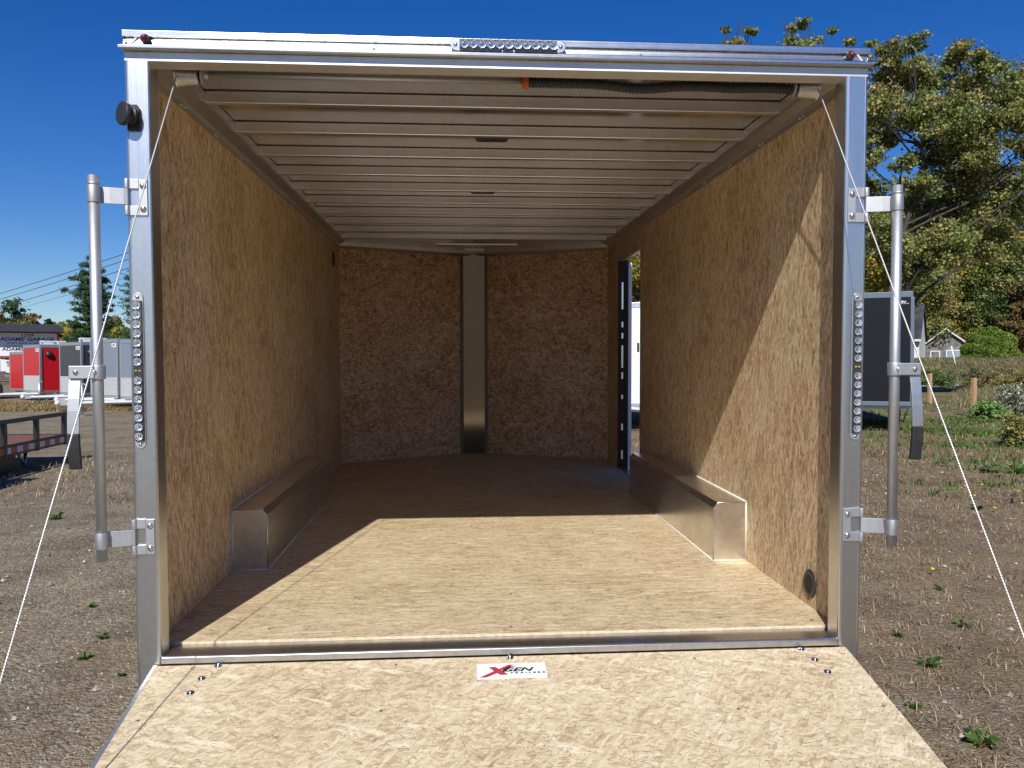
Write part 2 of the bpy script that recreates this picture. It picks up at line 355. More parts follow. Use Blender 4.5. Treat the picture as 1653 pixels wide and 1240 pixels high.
# outer skin
both(lambda a: a.box(-1.292, -1.282, .11, YC, -.16, 2.125), "outer_skin", M_SHELL) if False else None
a = MB(); a.box(-1.293, -1.2805, .10, YC, -.16, 2.11); a.build("outer_skin", M_SHELL, T)
a = MB(); a.box(1.2805, 1.293, .10, 3.47, -.16, 2.11); a.box(1.2805, 1.293, 4.30, YC, -.16, 2.11); a.box(1.2805, 1.293, 3.47, 4.30, 1.845, 2.11); a.box(1.2805, 1.293, 3.47, 4.30, -.16, -.0205)
a.build("outer_skin", M_SHELL, T)
def nskin(a):
    a.ext([(-1.293, YC), (-.15, YN + .06), (0, YN + .06), (0, YN + .075), (-.16, YN + .075), (-1.30, YC + .012)], 2, -.16, 2.11)
both(nskin, "nose_skin", M_SHELL)
# roof
a = MB(); a.ext([(-1.28, .03), (1.28, .03), (1.28, YC), (.15, YN + .06), (-.15, YN + .06), (-1.28, YC)], 2, RZ, RZ + .004)
a.build("roof_sheet", M_CEIL, T)
a = MB(); a.ext([(-1.30, .05), (1.30, .05), (1.30, YC), (.15, YN + .08), (-.15, YN + .08), (-1.30, YC)], 2, RZ + .006, RZ + .012)
a.build("roof_skin", M_SHELL, T)
BW = 1.200; ZB = 2.068
a = MB(); c = .012
a.ext([(-.036, ZB), (-.003, ZB), (0, ZB + .003), (0, ZB + .0465), (-.038, ZB + .0465), (-.038, ZB + .003)], 0, -BW, BW)
# profile given as (y,z)
BOW = a.build("roof_bow", M_BOW, T, bevel=.0015)
for k in range(10):
    o = BOW if k == 0 else copyobj(BOW, T)
    o.location = (0, .570 + k * .4434 + .034, 0)
def rail(a):
    a.ext([(-1.2655, HW - .012), (-1.258, HW - .012), (-1.2515, HW + .004), (-1.2465, HW + .020), (-1.2405, HW + .022), (-1.207, ZB - .003), (-1.2035, ZB + .004), (-BW, ZB + .008), (-BW, RZ - .003), (-1.2655, RZ - .003)], 1, .02, YC + .02)
R1, R2 = both(rail, "roof_rail", M_RAIL, bevel=.0015)
for y in np.arange(.45, 4.7, .4434):
    for s_, P_ in ((-1, R1), (1, R2)):
        for dy in (0, .035):
            s = MB(); s.lathe((s_ * 1.2535, y + dy, HW - .002), (-s_ * .9, 0, -.35), [(.005, 0), (.005, .002), (.002, .0045), (0, .0045)], 8); s.build("screw", M_ZINC, P_)
# interior lights / pockets in ceiling
for y, wd in ((1.245, .055), (2.60, .05), (3.92, .05)):
    a = MB(); a.ext([(-.07, RZ - .012), (.07, RZ - .012), (.085, RZ - .001), (-.085, RZ - .001)], 1, y - .035, y + .035); a.build("ceiling_slot", M_BLKP, T, bevel=.003)
a = MB(); a.box(-.37, .40, 4.78, 4.90, 2.044, 2.062); a.build("ceiling_panel", M_BOW, T, bevel=.006)
a = MB(); a.box(-.10, .10, 5.12, 5.22, 2.035, 2.06); a.build("dome_light", M_WHITE_CARD, T, bevel=.012)
# corner posts
def post(a):
    a.ext([(-1.295, 0.004), (-1.2865, 0.0), (-1.2855, 0.0025), (-1.2835, 0.0), (-1.226, 0.0), (-1.2195, 0.001), (-1.2158, 0.004), (-PI_, 0.009), (-PI_, .083), (-1.2645, .0835), (-1.2645, .0995), (-1.295, .0995)], 2, -.36, 2.036)
P1, P2 = both(post, "corner_post", M_POST, bevel=.0012)
# header
a = MB(); a.ext([(0.0, 2.035), (.076, 2.033), (.076, 2.066), (0.0, 2.066)], 0, -1.214 - .081, 1.214 + .081); HB = a.build("header_beam", M_HBEAM, T, bevel=.0015)
a = MB(); a.ext([(-.026, 2.0665), (.05, 2.0665), (.05, 2.074), (.03, 2.112), (.003, 2.112), (-.004, 2.0865), (-.022, 2.0835), (-.027, 2.079)], 0, -1.299, 1.299)
DL = a.build("header_face", M_BEAM, T, bevel=.003)
a = MB(); a.ext([(-.008, 2.1125), (.055, 2.1125), (.055, 2.140), (.0, 2.139), (-.008, 2.134)], 0, -1.299, 1.299); a.build("header_cap", M_BEAM, T, bevel=.002)
a = MB(); a.box(-1.304, 1.304, -.030, -.0275, 2.0685, 2.0775); a.build("drip_lip", M_BEAM, T, bevel=.001)
for s_ in (-1, 1):
    a = MB(); a.box(s_ * 1.262 - .004, s_ * 1.262 + .004, -.004, .006, -.022, .022); m4 = Matrix.Translation((s_ * 1.262, -.001, 2.099)) @ Matrix.Rotation(math.radians(-s_ * 38), 4, 'Y')
    a = MB(); a.box(-.0035, .0035, -.004, .006, -.019, .019, mat=m4); a.build("weld_bead", M_CAULK, DL, bevel=.001)
    for xx in (s_ * 1.279, s_ * .46, s_ * .02 + .0):
        b = MB(); b.lathe((xx, -.024, 2.0865), (0, -1, .6), [(.0055, -.004), (.0055, .002), (.003, .004), (0, .0045)], 10); b.build("rivet", M_ZINC, DL)
    a = MB(); a.lathe((s_ * 1.2185, -.016, 2.1025), (0, -1, 0), [(.0155, -.016), (.0155, .006), (.012, .012), (.011, .010)], 20, 0)
    ml = a.build("marker_light", M_BLK, T)
    b = MB(); b.lathe((s_ * 1.2185, -.016, 2.1025), (0, -1, 0), [(.0115, .008), (.0105, .014), (.007, .019), (.003, .0215), (0, .022)], 18); b.build("marker_lens", M_REDLENS, ml)
# light bars
def lightbar(c, axis, half, wid, nled, amber=None, y=-.001):
    """axis 'x' or 'z'; pill-shaped clear body with reflectors"""
    def mp(u, v, w_):   # u along, v across, w_ outwards
        return (c[0] + u, y - w_, c[1] + v) if axis == 'x' else (c[0] + v, y - w_, c[1] + u)
    def pill(h, r, w0, w1, mb, mi, n=8):
        ps = [(h - r + r * math.cos(t), r * math.sin(t)) for t in np.linspace(-math.pi / 2, math.pi / 2, n)] + [(-h + r + r * math.cos(t), r * math.sin(t)) for t in np.linspace(math.pi / 2, 1.5 * math.pi, n)]
        m_ = len(ps); vs = [mp(u, v, w0) for u, v in ps] + [mp(u * (1 - .002 / h), v * .9, w1) for u, v in ps]
        mb.add(vs, [(i, (i + 1) % m_, (i + 1) % m_ + m_, i + m_) for i in range(m_)], mi, True); mb.add(vs, [tuple(range(m_)), tuple(range(m_, 2 * m_))], mi)
    a = MB(); pill(half, wid / 2, 0, .004, a, 0); body = a.build("tail_light", M_CAST, T)
    a = MB(); h2 = half - wid * .75
    vs = [mp(u, v, w_) for u in (-h2, h2) for v in (-wid * .39, wid * .39) for w_ in (.0035, .012)]
    a.add(vs, [(0, 1, 3, 2), (4, 6, 7, 5), (0, 4, 5, 1), (2, 3, 7, 6), (0, 2, 6, 4), (1, 5, 7, 3)], 0); a.build("light_housing", M_HOUS, body, bevel=.002)
    for i in range(nled):
        u = -h2 + (2 * h2) * (i + .5) / nled; r = min(h2 / nled * 1.04, wid * .37)
        a = MB()
        if amber is not None and i == amber:
            a.lathe(mp(u, -.006, .012), (0, -1, 0), [(.004, -.001), (.004, .003), (0, .005)], 10, 0); a.lathe(mp(u, .006, .012), (0, -1, 0), [(.004, -.001), (.004, .003), (0, .005)], 10, 0)
            a.build("diode", M_AMBER, body); continue
        a.lathe(mp(u, 0, .0115), (0, -1, 0), [(r, .0065), (r * .93, .0062), (r * .62, .0028), (r * .40, .0005), (r * .22, .0), (r * .18, .004), (0, .0055)], 9, smooth=False, cap=False)
        a.build("reflector", M_CHROME2, body)
    a = MB(); pill(half * .995 if axis == 'x' else h2 + .004, wid / 2 * .94, .0145, .0185, a, 0, 10); a.build("lens", M_LENS, body)
    for sg in (-1, 1):
        a = MB(); a.lathe(mp(sg * (half - wid * .42), 0, .004), (0, -1, 0), [(.0062, -.001), (.0062, .002), (.0035, .0045), (0, .0045)], 12); a.build("screw", M_ZINC, body)
    return body
lightbar((0.0, 2.107), 'x', .200, .043, 11, y=-.018)
a = MB(); a.box(-.17, .17, -.0175, .01, 2.098, 2.116); a.build('lamp_gasket', M_BLKP, T, bevel=.003)
lightbar((-1.266, .99), 'z', .268, .038, 15, amber=7)
lightbar((1.265, .995), 'z', .268, .038, 15, amber=7)
for k in range(26):   # small dents the lamp throws are not built; rivets along the right bar stay tiny
    break
# black round cap on the left post
a = MB(); a.lathe((-1.266, -.012, 1.848), (-.66, -.75, .05), [(.030, -.004), (.034, .006), (.028, .012), (.027, .018), (.036, .021), (.0395, .026), (.0395, .036), (.037, .040), (0, .041)], 32)
a.ext([(-1.284, 1.800), (-1.248, 1.800), (-1.243, 1.812), (-1.243, 1.872), (-1.252, 1.886), (-1.276, 1.886), (-1.284, 1.874)], 1, -.014, -.0005)
a.build("rubber_bumper", M_BLK, T, bevel=.0015, label="black round rubber bumper near the top of the post")
# lock bars
def lockbar(a): pass
def make_lock(sx):
    top, bot = (1.639, .350)
    px, py = 1.381, -.055
    a = MB(); a.tube([(px, py, bot), (px, py, top)], .0178, 20)
    a.lathe((px, py, top - .03), (0, 0, 1), [(.0185, 0), (.0195, .002), (.0195, .006), (.018, .008)], 18)
    if sx < 0: a.mirror()
    bar = a.build("lock_bar", M_CAST, T)
    for zc, sl in ((1.578, 1), (.418, -1)):
        a = MB()
        a.box(1.2135 + .012, 1.2135 + .0405, -.0065, 0.0, zc - .0615, zc + .0595)     # face plate
        for dz in (-.045, .045):
            a.box(1.2540, 1.2990, -.0075, -.0006, zc + dz - .0165, zc + dz + .0165)       # ears round the corner
            a.tube([(1.292, -.008, zc + dz - .0165), (1.292, -.008, zc + dz + .0165)], .0095, 12)
        a.tube([(1.292, -.008, zc - .058), (1.292, -.008, zc + .058)], .0045, 10)
        if sx < 0: a.mirror()
        a.build("hinge_bracket", M_CAST, bar, bevel=.0015)
        a = MB(); zt = zc + .0 * sl
        pr = [(1.288, -.010), (1.300, -.015), (1.340, -.028), (1.374, -.036), (1.374, -.0405), (1.338, -.033), (1.298, -.021), (1.286, -.016)]
        a.ext(pr, 2, zt - .027, zt + .027)
        a.tube([(px, py, zt - .028), (px, py, zt + .028)], .0208, 20)
        if sx < 0: a.mirror()
        a.build("hinge_strap", M_CAST, bar, bevel=.001)
        for dz in (-.039, .039):
            a = MB(); a.lathe((1.2395, -.0065, zc + dz), (0, -1, 0), [(.0105, 0), (.0103, .003), (.0075, .0065), (.003, .008), (0, .008)], 16)
            if sx < 0: a.mirror()
            a.build("bolt", M_ZINC, bar)
    # handle
    a = MB(); a.tube([(px, py, .964), (px, py, 1.012)], .0245, 20); a.box(px, px + .082, py - .030, py - .006, .966, 1.010)
    if sx < 0: a.mirror()
    a.build("clamp", M_CAST, bar, bevel=.003)
    a = MB(); a.lathe((px + .058, py - .030, .988), (0, -1, 0), [(.0085, 0), (.0085, .003), (.0045, .006), (0, .006)], 14); a.lathe((px + .002, py - .0245, .988), (0, -1, 0), [(.0085, -.003), (.0085, .003), (.0045, .005), (0, .005)], 14)
    if sx < 0: a.mirror()
    a.build("bolt", M_ZINC, bar)
    zs = [.968, .94, .90, .86, .82, .785, .74, .70, .665]; ys = [0, -.006, -.013, -.018, -.021, -.023, -.021, -.016, -.010]
    x0, x1 = px + .047 - .0, px + .047 + .038
    def strip(i0, i1, th, wx, mat, nm, bv):
        a = MB(); yy = [py - .016 + y for y in ys]
        P = [(yy[i] - th, zs[i]) for i in range(i0, i1)] + [(yy[i] + th, zs[i]) for i in range(i1 - 1, i0 - 1, -1)]
        xs = -.0 if sx > 0 else 0
        a.ext(P, 0, x0 - wx, x1 + wx)
        if sx < 0: a.mirror()
        a.build(nm, mat, bar, bevel=bv)
    strip(0, 6, .0035, 0, M_HAND, "handle", .001); strip(5, 9, .0075, .001, M_BLK, "grip", .004)
    return bar
make_lock(1); make_lock(-1)
# sill
a = MB(); a.ext([(.0, -.034), (-.004, -.030), (-.004, -.008), (.002, -.003), (.010, -.003), (.014, -.010), (.1298, -.0115), (.1298, -.034)], 0, -PI_ + .0005, PI_ - .0005)
a.build("sill_channel", M_BEAM, T, bevel=.003)
# wheel boxes
def wbox(a):
    x0, x1, y0, y1, h = -W, -W + .170, 1.088, 3.05, .295
    pr = [(x0, .001), (x1, .001), (x1, h - .028), (x1 - .022, h), (x0, h)]
    a.ext(pr, 1, y0, y1)
    a.tube([(x0 + .003, y0 - .001, 0), (x0 + .003, y0 - .001, h)], .0045, 6, 1); a.tube([(x0 + .002, y0, h + .001), (x0 + .002, y1, h + .001)], .0045, 6, 1)
    a.tube([(x1 + .001, y0, .002), (x1 + .001, y1, .002)], .004, 6, 1); a.tube([(x0, y0 - .001, .002), (x1, y0 - .001, .002)], .004, 6, 1)
    a.tube([(x1 - .0005, y0 - .0005, .002), (x1 - .0005, y0 - .0005, h - .028), (x1 - .022, y0 - .0005, h - .0005), (x0, y0 - .0005, h - .0005)], .0028, 6, 2)
both(wbox, "wheel_box", [M_WBOX, M_CAULK, M_BEAM])
# round wall vents
def rvent(parent, c, nrm, r):
    a = MB(); a.lathe(c, nrm, [(r, 0), (r, .003), (r * .9, .006), (r * .66, .006), (r * .60, .002), (0, .002)], 30)
    o = a.build("floor_vent", M_BLKP, parent)
    b = MB(); n = Vector(nrm)
    for k in range(7):
        z = c[2] + (k - 3) * r * .17; hw = math.sqrt(max(0, (r * .6) ** 2 - (z - c[2]) ** 2)); b.box(c[0] - .0045, c[0] + .0045, c[1] - hw, c[1] + hw, z - .0025, z + .0025)
    b.build("louvre", M_BLK, o)
    for k in range(6):
        t = k * math.pi / 3 + .5; s = MB(); s.lathe((c[0] + n.x * .005, c[1] + r * .8 * math.cos(t), c[2] + r * .8 * math.sin(t)), nrm, [(.0035, 0), (.003, .002), (0, .003)], 8); s.build("screw", M_BLKP, o)
rvent(T, (W, .353, .095), (-1, 0, 0), .058)
rvent(T, (-W, 4.457, 1.87), (1, 0, 0), .075)
# side door opening
a = MB()
a.box(1.262, 1.350, 4.292, 4.318, -.002, 1.86)
for z0, z1 in ((.08, .16), (.34, .40), (.62, .66), (.80, .86), (.90, 1.10), (1.16, 1.21), (1.26, 1.31), (1.42, 1.66)):
    a.box(1.288, 1.304, 4.2885, 4.2925, z0, z1, 1)
for z0, z1 in ((.02, .5), (.56, .9), (1.0, 1.3), (1.36, 1.8)):
    a.box(1.318, 1.326, 4.2885, 4.2925, z0, z1, 2)
JB = simple("jamb_metal", (0.040, 0.030, 0.022), 0.85, 0.0, spec=.1, var=.15)
DF = a.build("door_frame", [JB, M_CHROME, M_DARK], T, bevel=.001)
a = MB(); a.box(1.264, 1.345, 3.47, 4.292, -.012, .006); a.build("door_sill", M_BEAM, T, bevel=.002)
a = MB(); a.box(1.262, 1.30, 3.47, 4.292, 1.845, 1.862); a.build("door_header", M_RAIL, T)
a = MB(); a.ext([(-.03, 0), (0, -.012), (0, .082), (-.03, .07)], 0, 0, .02)
a = MB(); a.box(1.248, 1.266, 3.480, 3.500, 1.04, 1.115); a.build("door_latch", M_WHITE_CARD, T, bevel=.005)
a = MB(); a.box(1.352, 1.39, 4.33, 5.15 - .33, 0.0, 1.84); SD = a.build("side_door", M_SHELL, T, bevel=.004)
b = MB(); b.tube([(1.40, 4.7, .9), (1.42, 4.7, .9), (1.42, 4.7, 1.05), (1.40, 4.7, 1.05)], .008, 8); b.build("handle", M_ZINC, SD)
# torsion spring across the head of the opening
SY, SZ = .140, 2.041
a = MB()
a.tube([(-1.16, SY, SZ), (.075, SY, SZ)], .011, 12); a.tube([(-1.16, SY + .03, SZ + .022), (.075, SY + .03, SZ + .022)], .006, 8)
SPR = a.build("spring_tube", M_CAST, T)
a = MB(); N_ = 620; pts = []; rr = []
for i in range(N_):
    u = i / (N_ - 1); x = .085 + u * 1.0
    z = SZ - .003 - .014 * (math.exp(-((x - .50) / .11) ** 2)) - .004 * (math.exp(-((x - .85) / .08) ** 2)) - .006 * max(0, u - .9) * 10
    pts.append((x, SY, z)); rr.append(.0190 + (.0024 if i % 8 < 4 else -.0016))
a.tube(pts, rr, 14); a.build("spring_sleeve", M_BLKP, T)
a = MB(); a.box(.062, .084, SY - .02, SY + .02, SZ - .024, SZ + .026); a.box(.062, .105, SY - .02, SY + .02, SZ + .020, SZ + .028); a.lathe((.073, SY - .02, SZ - .012), (0, -1, 0), [(.007, 0), (.007, .004), (0, .005)], 12)
a.build("spring_anchor", M_ORANGE, T, bevel=.002)
def drum(a):
    c = (-1.168, SY, SZ - .006); pr = [(.044, 0), (.046, .004), (.040, .008)]
    for k in range(10):
        u = .010 + k * .0063; r = .0385 - k * .0006; pr += [(r - .002, u), (r + .0022, u + .0018), (r + .0022, u + .0040), (r - .002, u + .0056)]
    pr += [(.030, .076), (.014, .078), (.014, .060), (0, .060)]
    a.lathe(c, (1, 0, 0), pr, 28)
def drumend(a):
    a.lathe((-1.085, SY, SZ - .002), (1, 0, 0), [(.020, 0), (.034, .004), (.034, .010), (.016, .014), (.016, .028), (0, .028)], 20)
    a.box(-1.075, -1.069, SY - .012, SY + .05, SZ - .01, RZ - .002)
    a.tube([(-1.095, SY - .03, SZ + .01), (-1.055, SY - .028, SZ + .02)], .004, 8)
both(drum, "cable_drum", M_RAIL); both(drumend, "drum_bracket", M_CAST, bevel=.001)
# cables
for s_ in (-1, 1):
    a = MB(); p0 = Vector((s_ * 1.168 + (0.012 if s_ < 0 else -.012), .098, 2.02)); pm = Vector((s_ * 1.281, -.86, .262 if s_ < 0 else .337)); p1 = pm + (pm - p0) * .33 if s_ < 0 else pm + (pm - p0) * .38
    a.tube([p0.lerp(p1, k / 8) for k in range(9)], .0024, 8); a.build("ramp_cable", M_CABLE, T)
# ramp door (own frame: x across, y outwards-negative along the ramp)
RH = -.034; SL = -.205
ramp_m = Matrix.Translation((0, -.004, RH)) @ Matrix.Rotation(math.atan(.205), 4, 'X')
RW = 1.238; RL = 2.12
a = MB(); a.box(-RW + .012, RW + .0005, -RL + .02, -.004, -.02, 0.0)
RAMP = a.build("ramp_door", M_RAMP, T); RAMP.matrix_local = ramp_m
a = MB()
for s_ in (-1, 1): a.box(s_ * RW - (.012 if s_ > 0 else 0), s_ * RW + (.012 if s_ < 0 else 0), -RL, -.001, -.055, .0015 if s_ < 0 else -.001)
a.box(-RW, RW, -RL - .012, -RL, -.055, .003)
a.build("edge_trim", M_CAST, RAMP)
a = MB(); a.box(-RW + .012, RW - .012, -RL + .02, -.004, -.05, -.0215); a.build("outer_skin", M_SHELL, RAMP)
RI = ramp_m.inverted()
def rbolt(x, y, r, z=0.0):
    s = MB(); s.lathe((x, y, z), (0, 0, 1), [(r, 0), (r, r * .18), (r * .8, r * .28), (r * .42, r * .32), (r * .38, r * .55), (r * .2, r * .62), (0, r * .62)], 16); s.build("bolt", M_ZDARK, RAMP)
for x, y in ((-1.015, -.012), (-1.050, -.085), (-1.062, -.165), (1.068, -.012), (1.090, -.080), (1.102, -.155), (.002, -.012)): rbolt(x, y, .0125)
for x, y in ((-.40, -.035), (.66, -.05), (-.43, -.29), (.72, -.34), (1.20, -.35), (-1.18, -.30)):
    s = MB(); s.lathe((x, y, 0), (0, 0, 1), [(.005, 0), (.005, .0007), (.0025, .001), (0, .001)], 10); s.build("screw", M_SCR, RAMP)
a = MB(); cw, ch = .240, .088; ox, oy = -.118, -.138
a.box(ox, ox + cw, oy, oy + ch, .0004, .0014)
logo(a, (ox, oy + ch * .02, .0014), (1, 0, 0), (0, 1, 0), (0, 0, 1), cw, ch * .96)
a.build("logo_sticker", [M_WHITE_CARD, M_INK_RED, M_INK_BLK], RAMP, fixn=False, label="white sticker with a red X and black lettering")
# running gear (under the floor)
for yy in (1.65, 2.5):
    a = MB(); a.tube([(-1.10, yy, -.235), (1.10, yy, -.235)], .04, 10); a.build("axle", M_BLKP, T)
def wheel(parent, c, r, wd, ax=(1, 0, 0), rim=M_CHROME):
    v = Vector(ax); a = MB()
    a.lathe(Vector(c) - v * wd / 2, ax, [(r * .62, 0), (r * .9, .0), (r, wd * .18), (r, wd * .82), (r * .9, wd), (r * .62, wd)], 32); tyre = a.build("tyre", M_BLK, None)
    w_ = MB(); w_.lathe(Vector(c) - v * wd / 2, ax, [(r * .63, wd * .1), (r * .6, wd * .35), (r * .2, wd * .3), (r * .18, wd * .9), (r * .6, wd * .8), (r * .63, wd)], 24)
    wh = w_.build("wheel", rim, parent); tyre.parent = wh; return wh
for yy in (1.65, 2.5):
    for s_ in (-1, 1): wheel(T, (s_ * 1.183, yy, -.235), .262, .155)

#=SETTING=
def sstep(a, b, x):
    t = np.clip((x - a) / (b - a), 0, 1); return t * t * (3 - 2 * t)
def gh(x, y):
    """ground height; nearly flat lot, a bank rising beyond the road on the right"""
    x = np.asarray(x, float); y = np.asarray(y, float)
    h = 0.012 * np.sin(x * 1.3 + .4 * y) * np.cos(y * .9 - .3 * x) + 0.05 * np.sin(x * .21 + 1) * np.sin(y * .17)
    az = np.arctan2(x, np.maximum(y, 1)); d = np.hypot(x, y)
    right = sstep(.33, .45, az)
    h = h + right * 1.55 * sstep(56, 68, d) + sstep(70, 160, d) * 2.0
    h = h - sstep(-.2, -.45, az) * 0
    return h
def GP(px, d, dz=0.0):
    p = hp(px, d); p.z = float(gh(p.x, p.y)) + dz; return p
# ground sheet: fine near, coarse far
def axisvals(lim):
    v = [0.0]; st = .35
    while v[-1] < lim: v.append(v[-1] + st); st *= 1.045
    return v
pos = axisvals(620); xs = np.array([-q for q in pos[::-1][:-1]] + pos); ys = xs.copy() + 4
X, Y = np.meshgrid(xs, ys); Z = gh(X, Y); nx = len(xs); ny = len(ys)
V = np.stack([X.ravel(), Y.ravel(), Z.ravel()], 1)
ii = (np.arange(ny - 1)[:, None] * nx + np.arange(nx - 1)[None, :]).ravel()
F = np.stack([ii, ii + 1, ii + nx + 1, ii + nx], 1)
def fastmesh(name, V, F, mats, smooth=False, parent=None, cols=None, mi=None, **tags):
    me = bpy.data.meshes.new(name); k = F.shape[1]
    me.vertices.add(len(V)); me.vertices.foreach_set('co', np.ascontiguousarray(V, dtype=np.float32).ravel())
    me.loops.add(F.size); me.loops.foreach_set('vertex_index', np.ascontiguousarray(F, dtype=np.int32).ravel())
    me.polygons.add(len(F)); me.polygons.foreach_set('loop_start', np.arange(0, F.size, k, dtype=np.int32)); me.polygons.foreach_set('loop_total', np.full(len(F), k, dtype=np.int32))
    for m in (mats if isinstance(mats, (list, tuple)) else [mats]): me.materials.append(m)
    if mi is not None: me.polygons.foreach_set('material_index', np.asarray(mi, dtype=np.int32))
    me.polygons.foreach_set('use_smooth', np.full(len(F), smooth))
    me.update(calc_edges=True)
    if cols is not None:
        ca = me.color_attributes.new('tone', 'FLOAT_COLOR', 'POINT'); ca.data.foreach_set('color', np.ascontiguousarray(cols, dtype=np.float32).ravel())
    me.validate()
    o = bpy.data.objects.new(name, me); COL.objects.link(o)
    if parent: o.parent = parent
    for kk, vv in tags.items(): o[kk] = vv
    return o
def groundmat():
    m, t, b = newmat("gravel_and_dead_grass"); co = objco(t); s = nd(t, "ShaderNodeSeparateXYZ", {0: co})
    big = noise(t, co, .55, 5, .6).outputs[0]; mid = noise(t, co, 3.2, 5, .65).outputs[0]; fine = noise(t, co, 28, 5, .7).outputs[0]; vf = noise(t, co, 160, 3, .7).outputs[0]
    # crushed stone
    vo = nd(t, "ShaderNodeTexVoronoi", {'Vector': co, 'Scale': 55.0}); sc = nd(t, "ShaderNodeSeparateColor", {0: vo.outputs['Color']})
    vo2 = nd(t, "ShaderNodeTexVoronoi", {'Vector': co, 'Scale': 120.0}); sc2 = nd(t, "ShaderNodeSeparateColor", {0: vo2.outputs['Color']})
    g = ma(t, 'MULTIPLY_ADD', sc.outputs[0], .35, ma(t, 'MULTIPLY_ADD', sc2.outputs[0], .3, ma(t, 'MULTIPLY', fine, .5)))
    stone = ramp(t, g, [(0.15, (.072, .054, .034)), (.45, (.195, .155, .104)), (.7, (.30, .25, .178)), (.95, (.46, .41, .33))])
    # tyre tracks: long streaks across the lot
    tr = noise(t, mapping(t, co, rot=(0, 0, .12), scale=(.10, 1.1, 1)), 1.4, 4, .65).outputs[0]
    stone = mix(t, ramp(t, tr, [(.44, (0, 0, 0)), (.66, (.40, .40, .40))]), stone, (.125, .102, .072))
    straw = ramp(t, ma(t, 'MULTIPLY_ADD', fine, .6, ma(t, 'MULTIPLY', vf, .4)), [(.3, (.12, .085, .050)), (.5, (.25, .185, .11)), (.75, (.42, .34, .21))])
    brown = ramp(t, ma(t, 'MULTIPLY_ADD', fine, .6, ma(t, 'MULTIPLY', vf, .4)), [(.3, (.085, .056, .034)), (.5, (.20, .14, .085)), (.75, (.33, .255, .165))])
    green = ramp(t, ma(t, 'MULTIPLY_ADD', fine, .6, ma(t, 'MULTIPLY', vf, .4)), [(.3, (.04, .065, .018)), (.5, (.11, .155, .05)), (.75, (.20, .24, .09))])
    # straw strip by the parked trailers and patches elsewhere
    right = ma(t, 'MULTIPLY_ADD', s.outputs[0], .16, -.1)       # grows towards +x
    f1 = ma(t, 'ADD', ma(t, 'MULTIPLY', big, 1.25), ma(t, 'MULTIPLY', mid, .9)); 
    fr = nd(t, "ShaderNodeClamp", {0: right, 1: 0.0, 2: .42}).outputs[0]
    f1 = ma(t, 'ADD', f1, fr)
    c = mix(t, ramp(t, f1, [(.56, (0, 0, 0)), (.70, (.85, .85, .85))] if False else [(.0, (0, 0, 0)), (1, (1, 1, 1))]), stone, stone)
    k = nd(t, "ShaderNodeMapRange", {0: f1, 1: 1.10, 2: 1.40, 3: 0.0, 4: .85}).outputs[0]
    c = mix(t, k, stone, mix(t, ramp(t, noise(t, co, 1.1, 3).outputs[0], [(.4, (0, 0, 0)), (.6, (1, 1, 1))]), brown, straw))
    # green on the right further out
    gx = nd(t, "ShaderNodeMapRange", {0: s.outputs[0], 1: 6.0, 2: 11.0, 3: 0.0, 4: 1.0}).outputs[0]; gy = nd(t, "ShaderNodeMapRange", {0: s.outputs[1], 1: 7.0, 2: 13.0, 3: 0.0, 4: 1.0}).outputs[0]
    gn = nd(t, "ShaderNodeMapRange", {0: noise(t, mapping(t, co, loc=(13, 4, 0)), .8, 5, .65).outputs[0], 1: .46, 2: .56, 3: 0.0, 4: .9}).outputs[0]
    c = mix(t, ma(t, 'MULTIPLY', ma(t, 'MULTIPLY', gx, gy), gn), c, green)
    c = mix(t, 1.0, c, ramp(t, noise(t, mapping(t, co, loc=(3, 8, 0)), 1.6, 6, .7).outputs[0], [(.32, (.66, .62, .56)), (.5, (1, 1, 1)), (.68, (1.25, 1.22, 1.15))]), 'MULTIPLY')
    t.links.new(c, b.inputs['Base Color']); b.inputs['Roughness'].default_value = .95; b.inputs['Specular IOR Level'].default_value = .15
    hgt = ma(t, 'MULTIPLY_ADD', vo.outputs['Distance'], -.6, ma(t, 'MULTIPLY_ADD', fine, .9, ma(t, 'MULTIPLY', vo2.outputs['Distance'], -.35)))
    bp = nd(t, "ShaderNodeBump", {'Height': hgt, 'Strength': .9, 'Distance': .02}); t.links.new(bp.outputs[0], b.inputs['Normal'])
    return m
M_GROUND = groundmat()
fastmesh("ground", V, F, M_GROUND, smooth=True, kind="structure")
def tone_mat(name, rough=.7, trans=0.0, spec=.3, mul=1.0):
    m, t, b = newmat(name); a = nd(t, "ShaderNodeAttribute", attribute_name='tone')
    c = a.outputs['Color']
    t.links.new(c, b.inputs['Base Color']); b.inputs['Roughness'].default_value = rough; b.inputs['Specular IOR Level'].default_value = spec
    if trans:
        out = [n for n in t.nodes if n.type == 'OUTPUT_MATERIAL'][0]
        tr = nd(t, "ShaderNodeBsdfTranslucent", {'Color': mix(t, 1.0, c, (1.15, 1.1, .6), 'MULTIPLY')}); mx = nd(t, "ShaderNodeMixShader", {0: trans, 1: b.outputs[0], 2: tr.outputs[0]}); t.links.new(mx.outputs[0], out.inputs[0])
    return m
M_LEAF = tone_mat("leaves", .55, .30, .35); M_BLADE = tone_mat("dry_blades", .8, .2, .1); M_STONE = tone_mat("loose_stones", .9, 0, .2)
R_ = np.random.RandomState(5)
TRAILER_BOX = lambda x, y: (np.abs(x) < 1.33) & (y > -2.3) & (y < 5.6)
